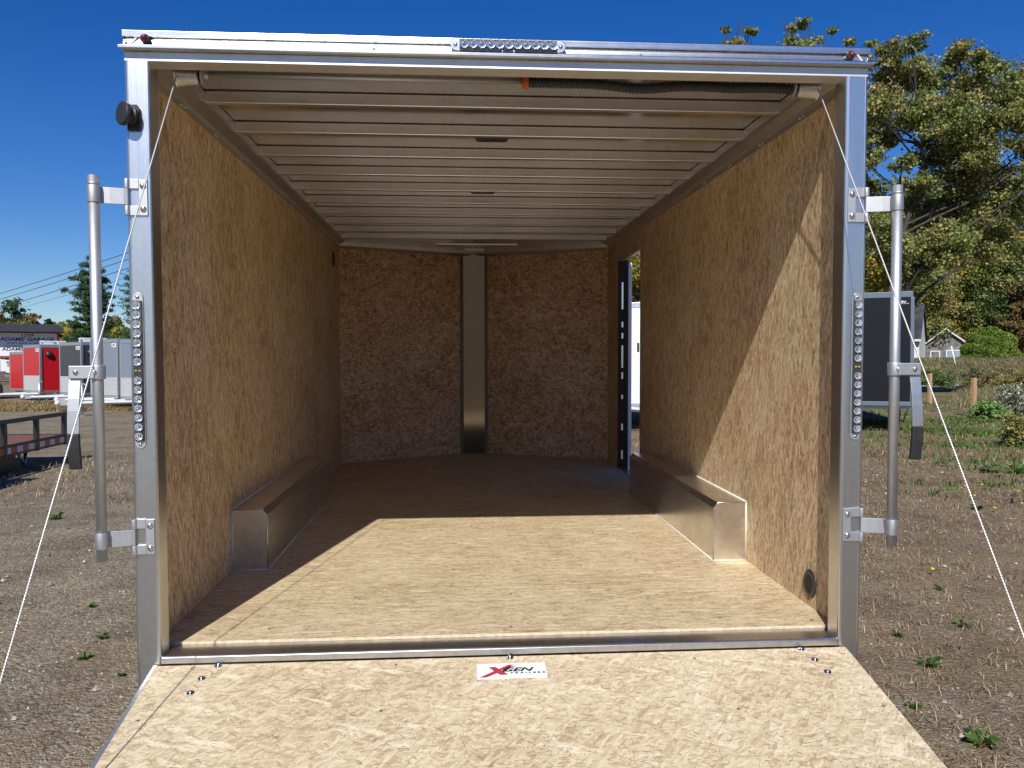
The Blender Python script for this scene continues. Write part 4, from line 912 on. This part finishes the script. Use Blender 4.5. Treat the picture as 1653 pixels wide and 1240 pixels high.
# ------------------------------------------------------------------ timber posts
M_TIM = simple("treated_timber", (.42, .26, .14), .8, var=.25, scale=18, bump=.4)
for px, py0, py1, lab in ((1501, 656, 605, "farther square timber post with dark cap, behind the right cable"), (1572, 676, 610, "nearer square timber post with dark cap, right of the right cable")):
    b = onground(px, py0); d = CAM.z * FPX / (py0 - 588); h = (py0 - py1) / FPX * d; root = empty("timber_post", b, rz=.3, label=lab, category="post", group="timber posts along the lot")
    a = MB(); a.box(-.055, .055, -.055, .055, -.1, h - .03); a.build("shaft", M_TIM, root, bevel=.006)
    a = MB(); a.ext([(-.068, -.068), (.068, -.068), (.068, .068), (-.068, .068)], 2, h - .03, h - .012); a.add([(-.06, -.06, h - .012), (.06, -.06, h - .012), (.06, .06, h - .012), (-.06, .06, h - .012), (0, 0, h + .02)], [(0, 1, 4), (1, 2, 4), (2, 3, 4), (3, 0, 4)]); a.build("cap", M_BLKP, root)
p0 = GP(1544, 58, -.1); a = MB(); dx = RT * (-9 / FPX * 58); a.tube([(0, 0, 0), (dx.x, dx.y, 1.7)], .045, 8)
o = a.build("marker_pole", simple("white_paint", (.78, .78, .76), .5)); o.location = p0; o['label'] = "leaning white pole standing in the weeds in front of the shed"; o['category'] = "pole"
# ------------------------------------------------------------------ shed and house
def facing(p): return math.atan2(-(p.x - CAM.x), (p.y - CAM.y))          # rz so that local -Y faces the camera
M_SHED = simple("weathered_grey_boards", (.155, .15, .145), .9, var=.5, scale=2.2); M_ROOF = simple("dark_shingles", (.035, .037, .042), .8, var=.6, scale=1.6); M_TRIM = simple("weathered_white_trim", (.62, .62, .60), .6, var=.12, scale=6); M_PANE = simple("old_blue_door_boards", (.22, .27, .31), .6, var=.3, scale=5)
DS = 72; c = GP(1526, DS); root = empty("grey_shed", c, rz=facing(c) + .05, label="small weathered grey shed with white-trimmed gable, left of the dome-shaped bush", category="shed")
hw = 38 / FPX * DS; e0 = pz(564, DS) - c.z; pk = pz(534, DS) - c.z; dp = 5.0
a = MB(); a.ext([(-hw, -.4), (hw, -.4), (hw, e0), (0, pk), (-hw, e0)], 1, 0, dp); WLL = a.build("wall", M_SHED, root)
a = MB(); s_ = (pk - e0) / hw
for sg in (-1, 1): a.ext([(0, pk + .04), (sg * (hw + .18), e0 - .18 * s_ + .04), (sg * (hw + .18), e0 - .18 * s_ + .13), (0, pk + .13)], 1, -.25, dp + .1)
RF = a.build("roof", M_ROOF, root)
a = MB()
for sg in (-1, 1): a.ext([(0, pk - .03), (sg * (hw + .18), e0 - .18 * s_ - .03), (sg * (hw + .18), e0 - .18 * s_ + .11), (0, pk + .11)], 1, -.31, -.255)
a.build("gable_trim", M_TRIM, root)
def framed(px, py0, py1, wpx, nm, mat):
    x = (px - 1526) / FPX * DS; w_ = wpx / FPX * DS / 2; z0 = pz(py1, DS) - c.z; z1 = pz(py0, DS) - c.z; a = MB(); a.box(x - w_, x + w_, -.04, -.003, z0, z1); o = a.build(nm, mat, root); b = MB(); t_ = .09
    b.box(x - w_ - t_, x - w_, -.06, -.002, z0 - t_, z1 + t_); b.box(x + w_, x + w_ + t_, -.06, -.002, z0 - t_, z1 + t_); b.box(x - w_, x + w_, -.06, -.002, z1, z1 + t_); b.box(x - w_, x + w_, -.06, -.002, z0 - t_, z0); b.build("frame", M_TRIM, o)
framed(1511, 570, 583, 11, "window", M_SHED); framed(1539, 569, 590, 22, "shed_door", M_PANE)
a = MB(); 
for k in range(9): t = rnd.uniform(0, 6); a.box(-.02 + math.cos(t) * .13, .04 + math.cos(t) * .13, -.03, -.004, pz(548, DS) - c.z + math.sin(t) * .1 - .05, pz(548, DS) - c.z + math.sin(t) * .1 + .03)
a.build("gable_ornament", M_BLKP, root)
DH = 66; c = GP(1453, DH); root = empty("dark_roofed_house", c, rz=facing(c) - .1, label="white house with a steep dark shingle roof, half hidden behind the black trailer", category="house")
xr = 30 / FPX * DH; e0 = pz(551, DH) - c.z; pk = pz(492, DH) - c.z
a = MB(); a.box(-6, xr - .15, 0.1, 6, -.3, e0); a.ext([(0.1, e0), (6, e0), (3.05, pk - .1)], 0, -6, xr - .16); a.build("wall", M_TRIM, root)
a = MB(); a.ext([(-.35, e0 - .08), (3.05, pk), (6.4, e0 - .08), (6.4, e0 + .02), (3.05, pk + .12), (-.35, e0 + .02)], 0, -6.3, xr); a.build("roof", M_ROOF, root)
a = MB(); a.box(-6.3, xr, -.40, -.355, e0 - .14, e0 + .03); a.build("gutter", M_TRIM, root)
# ------------------------------------------------------------------ power lines and poles
def wire(p0, p1, sag, r, label, group):
    p0, p1 = Vector(p0), Vector(p1); a = MB(); n = 24; a.tube([p0.lerp(p1, k / n) - p0 + Vector((0, 0, -sag * 4 * (k / n) * (1 - k / n))) for k in range(n + 1)], r, 5)
    o = a.build("power_line", M_BLKP, None, fixn=False); o.location = p0; o['label'] = label; o['category'] = "power line"; o['group'] = group
for (ya, yb, lab) in ((508, 300, "highest of the four wires sloping up behind the pine"), (516, 313, "second wire from the top of those crossing the pine"), (529, 328, "third wire from the top of those crossing the pine"), (535, 350, "lowest and thinnest of the wires crossing the pine")):
    wire(PP(-130, ya, 78), PP(520, yb, 40), .35, .022 if ya < 535 else .012, lab, "wires on the left of the photo")
for (ya, yb, lab) in ((400, 384, "highest of the four wires in front of the wood at right"), (414, 398, "second wire from the top in front of the wood at right"), (428, 413, "third wire from the top in front of the wood at right"), (436, 420, "lowest wire in front of the wood at right")):
    wire(PP(950, ya, 43), PP(1760, yb, 41), .25, .017, lab, "wires on the right of the photo")
c = GP(146, 60); a = MB(); a.tube([(0, 0, -.3), (0.1, 0, pz(497, 60) - c.z)], [.17, .13], 10); o = a.build("utility_pole", simple("pale_wood_pole", (.34, .29, .22), .85, var=.2, scale=4)); o.location = c; o['label'] = "pale bare wooden pole standing left of the upright lock bar"; o['category'] = "utility pole"
# ------------------------------------------------------------------ parked cargo trailers
def plate():
    m, t, b = newmat("diamond_plate"); co = objco(t); br = nd(t, "ShaderNodeTexBrick", {'Vector': mapping(t, co, scale=(1, 1, 1)), 'Scale': 9.0, 'Mortar Size': .03})
    v = nd(t, "ShaderNodeTexVoronoi", {'Vector': co, 'Scale': 26.0}); b.inputs['Metallic'].default_value = .35; b.inputs['Roughness'].default_value = .45
    t.links.new(ramp(t, v.outputs[0], [(0, (.40, .40, .39)), (.6, (.66, .66, .64))]), b.inputs['Base Color'])
    t.links.new(nd(t, "ShaderNodeBump", {'Height': v.outputs[0], 'Strength': .5, 'Distance': .01}).outputs[0], b.inputs['Normal']); return m
M_PLATE = plate(); M_TRED = simple("red_trailer_paint", (.46, .012, .020), .25, var=.04, scale=2); M_TCHAR = simple("charcoal_trailer_paint", (.045, .046, .050), .28); M_TGREY = simple("blue_grey_trailer_paint", (.19, .225, .28), .28, var=.05, scale=2)
M_TWHITE = simple("white_trailer_paint", (.80, .81, .83), .3, var=.02, scale=2); M_TBLK = simple("black_trailer_paint", (.010, .011, .014), .40, spec=.2); M_TRIMAL = simple("trailer_trim_metal", (.66, .66, .67), .35, .85, var=.1, scale=20)
M_TONG = simple("white_tongue_paint", (.55, .56, .58), .45)
def cargo(corner, heading, Wd, L, H, mat, label, zf=.5, trim=None, vents=True, stone=True, mark='small', group="enclosed trailers parked in a row", jack=True, tongue=1.3, side_vent=True, door=False, tonguemat=None, wide=False):
    """corner = front corner on the trailer's left (seen) side at ground; heading = unit vector the trailer points to"""
    hd = Vector((heading[0], heading[1], 0)).normalized(); lf = Vector((-hd.y, hd.x, 0))      # left of the trailer
    # local frame: +Y forward, +X to the right; origin under the middle of the front face
    org = Vector(corner) - lf * (Wd / 2); rz = math.atan2(-hd.x, hd.y); root = empty("cargo_trailer", org, rz=rz, label=label, category="trailer")
    if group: root['group'] = group
    h = Wd / 2
    a = MB(); a.box(-h, h, -L, 0, zf, zf + H); body = a.build("body", mat, root, bevel=.02)
    a = MB(); a.box(-h - .012, h + .012, -L - .01, .012, zf + H - .09, zf + H + .03); a.box(-h - .012, h + .012, -L - .01, .012, zf - .06, zf + .03)
    for sx in (-1, 1):
        for y0 in (-.07, -L): a.box(sx * h - .035, sx * h + .035, y0, y0 + .085, zf + .031, zf + H - .091)
    a.build("frame_trim", trim or M_TRIMAL, root, bevel=.006)
    if stone: a = MB(); a.box(-h + .037, h - .037, .0, .014, zf + .032, zf + .62); a.build("stone_guard", M_PLATE, root)
    if mark:
        a = MB(); lw = .30 if mark == 'small' else .36; x1 = (-h + .10 + lw) if mark != 'left' else 0
        # seen from the front the trailer's left side is on the right
        org2 = Vector((-h + (.10 if mark == 'small' else .06) + lw, .003, zf + H - .12 - lw * .42)); a.box(org2.x - lw, org2.x, .001, .003, org2.z, org2.z + lw * .42, 0)
        logo(a, org2 + Vector((0, 0.001, 0)), (-1, 0, 0), (0, 0, 1), (0, 1, 0), lw, lw * .42, lift=.001); a.build("logo", [M_TBLK if mark == 'big' else M_WHITE_CARD, M_INK_RED, M_TWHITE if mark == 'big' else M_INK_BLK], root, fixn=False)
    if side_vent:
        a = MB(); a.lathe((-h, -.33, zf + H - .36), (-1, 0, 0), [(.13, 0), (.14, .03), (.09, .10), (0, .12)], 14); a.build("side_vent", M_BLKP, root)
    if door:
        a = MB(); a.box(-h - .012, -h, -1.15, -.35, zf + .1, zf + H - .12); dd = a.build("door", mat, root, bevel=.01); b = MB(); b.box(-h - .04, -h - .0125, -.52, -.48, zf + .9, zf + 1.1); b.build("handle", M_BLKP, dd)
    if vents:
        for y in (-.55, -1.05):
            a = MB(); a.box(-.22 + .0, .22, y - .2, y + .2, zf + H + .031, zf + H + .05); a.box(-.2, .2, y - .18, y + .18, zf + H + .15, zf + H + .20); a.box(-.19, -.16, y - .17, y + .17, zf + H + .05, zf + H + .15); a.box(.16, .19, y - .17, y + .17, zf + H + .05, zf + H + .15); a.build("roof_vent", M_TONG, root, bevel=.01)
    if tongue:
        tm = tonguemat or M_TONG; a = MB()
        for sx in (-1, 1): a.tube([(sx * h * .8, -.3, zf - .10), (sx * .05, tongue, zf - .10)], .055, 4, smooth=False)
        a.box(-.06, .06, tongue - .12, tongue + .22, zf - .14, zf - .02); a.lathe((0, tongue + .24, zf - .13), (0, 0, 1), [(.07, 0), (.08, .06), (.05, .13), (0, .15)], 12); a.build("tongue", tm, root)
        a = MB(); a.tube([(0, tongue * .78, .04), (0, tongue * .78, zf + .5)], .035, 8); a.lathe((0, tongue * .78, 0.0), (0, 0, 1), [(.1, 0), (.1, .02), (.035, .05)], 12); a.tube([(0, tongue * .78, zf + .47), (-.22, tongue * .78, zf + .47), (-.22, tongue * .78, zf + .40)], .015, 6); a.build("jack", M_GALV, root)
        a = MB()
        for sx in (-1, 1): a.tube([(sx * .05, tongue * .9, zf - .15), (sx * .12, tongue * 1.02, zf - .34), (sx * .04, tongue * .75, zf - .38), (sx * .1, tongue * .6, zf - .17)], .012, 5)
        a.build("safety_chain", M_GALV, root)
    a = MB(); a.tube([(-h, -.5, zf - .06), (-h + .1, -.9, .2), (-h + .1, -1.6, .2)], .02, 5); a.box(-h, h, -L, -.2, zf - .14, zf - .061); a.build("underframe", M_GALV, root)
    for sx in (-1, 1):
        if wide:
            for yy in (-L * .5, -L * .5 - .85): wheel(root, (sx * (h - .16), yy, .34), .34, .20)
            continue
        for yy in ((-L * .55,) if L < 4 else (-L * .5, -L * .5 - .85)): wheel(root, (sx * (h + .13), yy, .34), .34, .20)
        a = MB(); y0 = -L * .55; pr = [(y0 - .5 - (.85 if L >= 4 else 0), .45), (y0 - .42 - (.85 if L >= 4 else 0), .70), (y0 - .3 - (.85 if L >= 4 else 0), .76), (y0 + .5, .76), (y0 + .62, .70), (y0 + .7, .45)]; pr = pr + [(p - 0, q - .03) for p, q in pr[::-1]]; x0 = sx * h; x1 = sx * (h + .26); a.ext(pr, 0, min(x0, x1), max(x0, x1)); a.build("fender", M_TRIMAL, root)
    return root
v = hp(100, 1) - CAM; v.z = 0; v.normalize(); r_ = Vector((v.y, -v.x, 0))
HD = -.93 * r_ - .37 * v
cargo(hp(39.8, 34.5), HD, 1.6, 3.0, pz(566, 34.5) - .5, M_TRED, "lower red enclosed trailer, leftmost of the row, only its side with a door showing", stone=False, mark=None, tongue=0, vents=False, side_vent=False, door=True)
cargo(hp(65.0, 31.5), HD, 1.62, 3.6, pz(555, 31.5) - .5, M_TRED, "red enclosed trailer with diamond plate, between the sign and the charcoal one", tongue=1.9)
cargo(hp(131.5, 28.8), HD, 1.78, 3.6, pz(551, 28.8) - .5, M_TCHAR, "charcoal enclosed trailer with white roof vents, right of the red ones", tongue=1.35)
cargo(hp(190.5, 26.2), HD, 1.95, 4.2, pz(546, 26.2) - .5, M_TGREY, "blue-grey enclosed trailer behind the left lock bar, nearest of the row", tongue=1.25, vents=False)
cargo(hp(240, 24.5), HD, 1.8, 3.6, pz(546, 24.5) - .5, M_TGREY, "last blue-grey enclosed trailer, hidden behind the corner post", tongue=2.0, vents=False)
# white one seen through the side door, black one on the right
d = hp(1024, 1) - CAM; d.z = 0; d.normalize(); cargo(hp(1150, 17.6), -d, 2.3, 5.5, pz(490, 17.6) - .62, M_TWHITE, "tall white enclosed trailer with grey jack, framed by the open side door", zf=.62, stone=False, mark=None, group=None, tongue=1.05, vents=False, side_vent=False, wide=True)
d = hp(1400, 1) - CAM; d.z = 0; d.normalize(); hdb = (-d * .96 - Vector((-d.y, d.x, 0)) * .03); cc = hp(1472, 17.0)
cargo(cc, hdb, 2.2, 5.2, pz(475, 17) - .66, M_TBLK, "glossy black enclosed trailer with a small red and white logo, right of the corner post", zf=.66, trim=simple("dark_bluish_trim", (.14, .17, .21), .4, .3), stone=False, mark='big', group=None, tongue=0, vents=False, side_vent=False, wide=True)
# ------------------------------------------------------------------ utility trailer, far left
K = hp(99, 13.0); A_ = hp(-60, 10.2); ux = (K - A_); ux.z = 0; Ls = 4.4; ux.normalize(); uy = Vector((-ux.y, ux.x, 0))
root = empty("utility_trailer", K - ux * 0, rz=math.atan2(ux.y, ux.x), label="black open utility trailer with brown plank deck at the left frame edge", category="trailer")
WU = 2.0; zd = .40; zr = pz(663, 13.0) ; M_TUB = simple("black_steel_paint", (.014, .014, .015), .4); M_DECK = simple("brown_deck_planks", (.19, .075, .040), .8, var=.25, scale=5)
a = MB()
for k in range(10): a.box(-Ls, 0, k * WU / 10 + .006, (k + 1) * WU / 10 - .006, zd - .03, zd)
a.build("deck", M_DECK, root)
a = MB(); a.box(-Ls, .0, -.05, -.002, zd - .15, zd + .01); a.box(-Ls, 0, WU + .002, WU + .05, zd - .15, zd + .01); a.box(0.001, .05, -.05, WU + .05, zd - .15, zd + .01); a.build("frame", M_TUB, root)
a = MB()
for yy in (-.05, WU): a.box(-Ls, .08, yy, yy + .06, zr - .06, zr)
a.box(-Ls, -Ls + .06, .0101, WU - .0001, zr - .06, zr); a.build("rail", M_TUB, root, bevel=.008)
for xx in (0.0, -.95, -1.9, -2.9):
    for yy in (-.052, WU): a = MB(); a.box(xx - .04, xx + .05, yy + (-.004 if yy < 0 else .004), yy + .05, zd - .16, zr - .0605); a.build("stake", M_TUB, root, bevel=.004)
M_RW = [simple("red_reflective_tape", (.42, .06, .035), .4), simple("white_reflective_tape", (.62, .62, .66), .4)]
a = MB(); x = -.05; i = 0
while x > -Ls + .2: a.box(x - .17, x - .001, -.0535, -.0505, zd - .115, zd - .03, i % 2 ^ 1); x -= .17; i += 1
a.build("reflective_tape", M_RW, root)
a = MB(); a.box(-2.0, -1.25, .12, .6, zd - .40, zd - .155); a.build("toolbox", M_TUB, root, bevel=.01)
a = MB(); a.tube([(-1.0, .1, zd - .15), (-1.05, .1, zd - .35), (-1.15, .15, zd - .16)], .03, 6); a.build("chain", M_GALV, root)
a = MB(); a.tube([(-1.75, WU * .55, zd), (-1.75, WU * .55, zd + .22)], .055, 12); a.build("post_mount", M_GALV, root)
a = MB(); pr = [(-4.35, .32), (-4.3, .66), (-4.15, .76), (-3.05, .76), (-2.85, .66), (-2.72, .32)]; pr = pr + [(p, q - .02) for p, q in pr[::-1]]; a.ext(pr, 1, -.34, -.055); a.build("fender", M_TUB, root)
wheel(root, (-3.15, -.20, .345), .345, .22, ax=(0, 1, 0)); wheel(root, (-3.15, WU + .20, .345), .345, .22, ax=(0, 1, 0)); wheel(root, (-3.98, -.20, .345), .345, .22, ax=(0, 1, 0)); wheel(root, (-3.98, WU + .20, .345), .345, .22, ax=(0, 1, 0))
# ------------------------------------------------------------------ the roofed garage sign
DG = 42; c = hp(20, DG); rz = facing(c) - .06; root = empty("garage_sign", c, rz=rz, label="large roofed white garage sign with blue lettering behind the red trailers", category="sign")
def sx(px): return (px - 20) / FPX * DG
def sz(py): return pz(py, DG)
x0, x1, z0, z1 = sx(-40), sx(84), sz(572), sz(535)
M_SIGNW = simple("sign_white", (.72, .73, .76), .4); M_SIGNR = simple("sign_red_frame", (.38, .03, .03), .5)
a = MB(); a.box(x0, x1, .0, .12, z0, z1); bd = a.build("sign_board", M_SIGNW, root)
a = MB(); t_ = .09; a.box(x0 - t_, x0, -.03, .15, z0 - t_, z1 + t_); a.box(x1, x1 + t_, -.03, .15, z0 - t_, z1 + t_); a.box(x0, x1, -.03, .15, z1, z1 + t_); a.box(x0, x1, -.03, .15, z0 - t_, z0); a.build("sign_frame", M_SIGNR, root)
a = MB()
zt0, zt1 = sz(535) + .05, sz(520.5); a.add([(x0 - .3, -.75, zt0), (x1 + .32, -.75, zt0), (x1 + .32, .9, zt0), (x0 - .3, .9, zt0), (x0, -.25, zt1), (x1 + .14, -.25, zt1), (x1 + .14, .4, zt1), (x0, .4, zt1)], [(0, 1, 5, 4), (1, 2, 6, 5), (2, 3, 7, 6), (3, 0, 4, 7), (4, 5, 6, 7), (3, 2, 1, 0)]); a.build("sign_roof", simple("black_shingles", (.018, .020, .030), .8, var=.3, scale=8), root)
def signtext(mb, s, pxa, pxb, pyb, hpx, mi, bold=.0, shear=0):
    h = hpx / FPX * DG / .70; p, f = textmesh(s, h, bold=bold * h, shear=shear, width=(pxb - pxa) / FPX * DG); put2d(mb, p, f, (sx(pxa), -.004, sz(pyb)), (1, 0, 0), (0, 0, 1), 0, mi, (0, -1, 0))
a = MB(); signtext(a, "1239", 34, 51, 540.5, 4.3, 1, .02); signtext(a, "ADAMS' GARAGE", 4, 80, 547.5, 5.6, 0, .035); signtext(a, "BODY SHOP & REPAIR", 14, 66, 552.5, 2.6, 0, .02); signtext(a, "SANDBLASTING & PAINTING", 10, 72, 556.8, 2.4, 0, .0); signtext(a, "ADAMS' TRAILERS", 6.5, 76, 563.5, 5, 1, .03); signtext(a, "207", 18, 26.5, 570.5, 4.8, 1, .03)
a.build("lettering", [M_INK_BLUE, M_INK_BLK], bd, fixn=False)
for xx in (x0 + .2, x1 - .3): a = MB(); a.box(xx, xx + .16, .125, .28, -.2, zt0 - .002); a.build("sign_post", M_BLKP, root)
bn = empty("banner", hp(14, DG - .6), rz=rz, label="crumpled white banner hung below the garage sign", category="banner"); DB_ = DG - .6
nx_, nz_ = 14, 6; vs = []; bx0, bx1, bz0, bz1 = (-11 / FPX * DB_), (20 / FPX * DB_), pz(598, DB_), pz(577, DB_)
for j in range(nz_ + 1):
    for i in range(nx_ + 1): u, v_ = i / nx_, j / nz_; vs.append((bx0 + (bx1 - bx0) * u, .03 * math.sin(u * 9 + v_ * 4), bz0 + (bz1 - bz0) * v_ - .05 * math.sin(u * 3.14)))
fs = [(j * (nx_ + 1) + i, j * (nx_ + 1) + i + 1, (j + 1) * (nx_ + 1) + i + 1, (j + 1) * (nx_ + 1) + i) for j in range(nz_) for i in range(nx_)]
a = MB(); a.add(vs, fs, 0, True)
for s_, pa, pb, py, hh, mi_ in (("ADAMS'", -3, 12, 584, 3.6, 2), ("TRAILERS", -2, 20, 589.5, 3.4, 1), ("OL", 4, 12, 595.5, 4.4, 2)):
    h = hh / FPX * DB_ / .7; p, f = textmesh(s_, h, bold=.03 * h, shear=.2, width=(pb - pa) / FPX * DB_); put2d(a, p, f, (pa / FPX * DB_, -.045, pz(py, DB_)), (1, 0, 0), (0, 0, 1), 0, mi_, (0, -1, 0))
a.build("banner_cloth", [M_SIGNW, M_INK_RED, M_INK_BLK], bn, fixn=False)
for xx in (bx0 - .05, bx1 + .4): a = MB(); a.tube([(xx, .1, -.2), (xx, .1, bz1 + .1)], .05, 8); a.build("banner_post", M_GALV, bn)
# flatbed wagon under the banner
c = hp(2, 37.5); root = empty("flatbed_wagon", c, rz=facing(c), label="old brown flatbed wagon below the banner, left of the red trailers", category="wagon"); M_OLD = simple("old_brown_boards", (.13, .10, .08), .85, var=.4, scale=4)
a = MB(); a.box(-2.2, .75, -.6, 1.2, .62, .78); a.box(-2.2, .45, -.62, 1.2, .85, 1.02); a.build("bed", M_OLD, root, bevel=.01); a = MB(); a.box(-2.2, .2, -.5, 1.1, 1.1, 1.25); a.box(-1.9, .0, -.4, 1.0, .4, .6); a.build("load_boards", M_OLD, root, bevel=.01)
a = MB(); a.tube([(.3, -.5, 1.02), (.85, -.7, .5)], .06, 8); a.box(.15, .95, -.62, -.5, 1.0, 1.12); a.build("drawbar", M_GALV, root)
wheel(root, (-.35, -.75, .42), .42, .22, ax=(0, 1, 0)); wheel(root, (-.35, 1.3, .42), .42, .22, ax=(0, 1, 0))
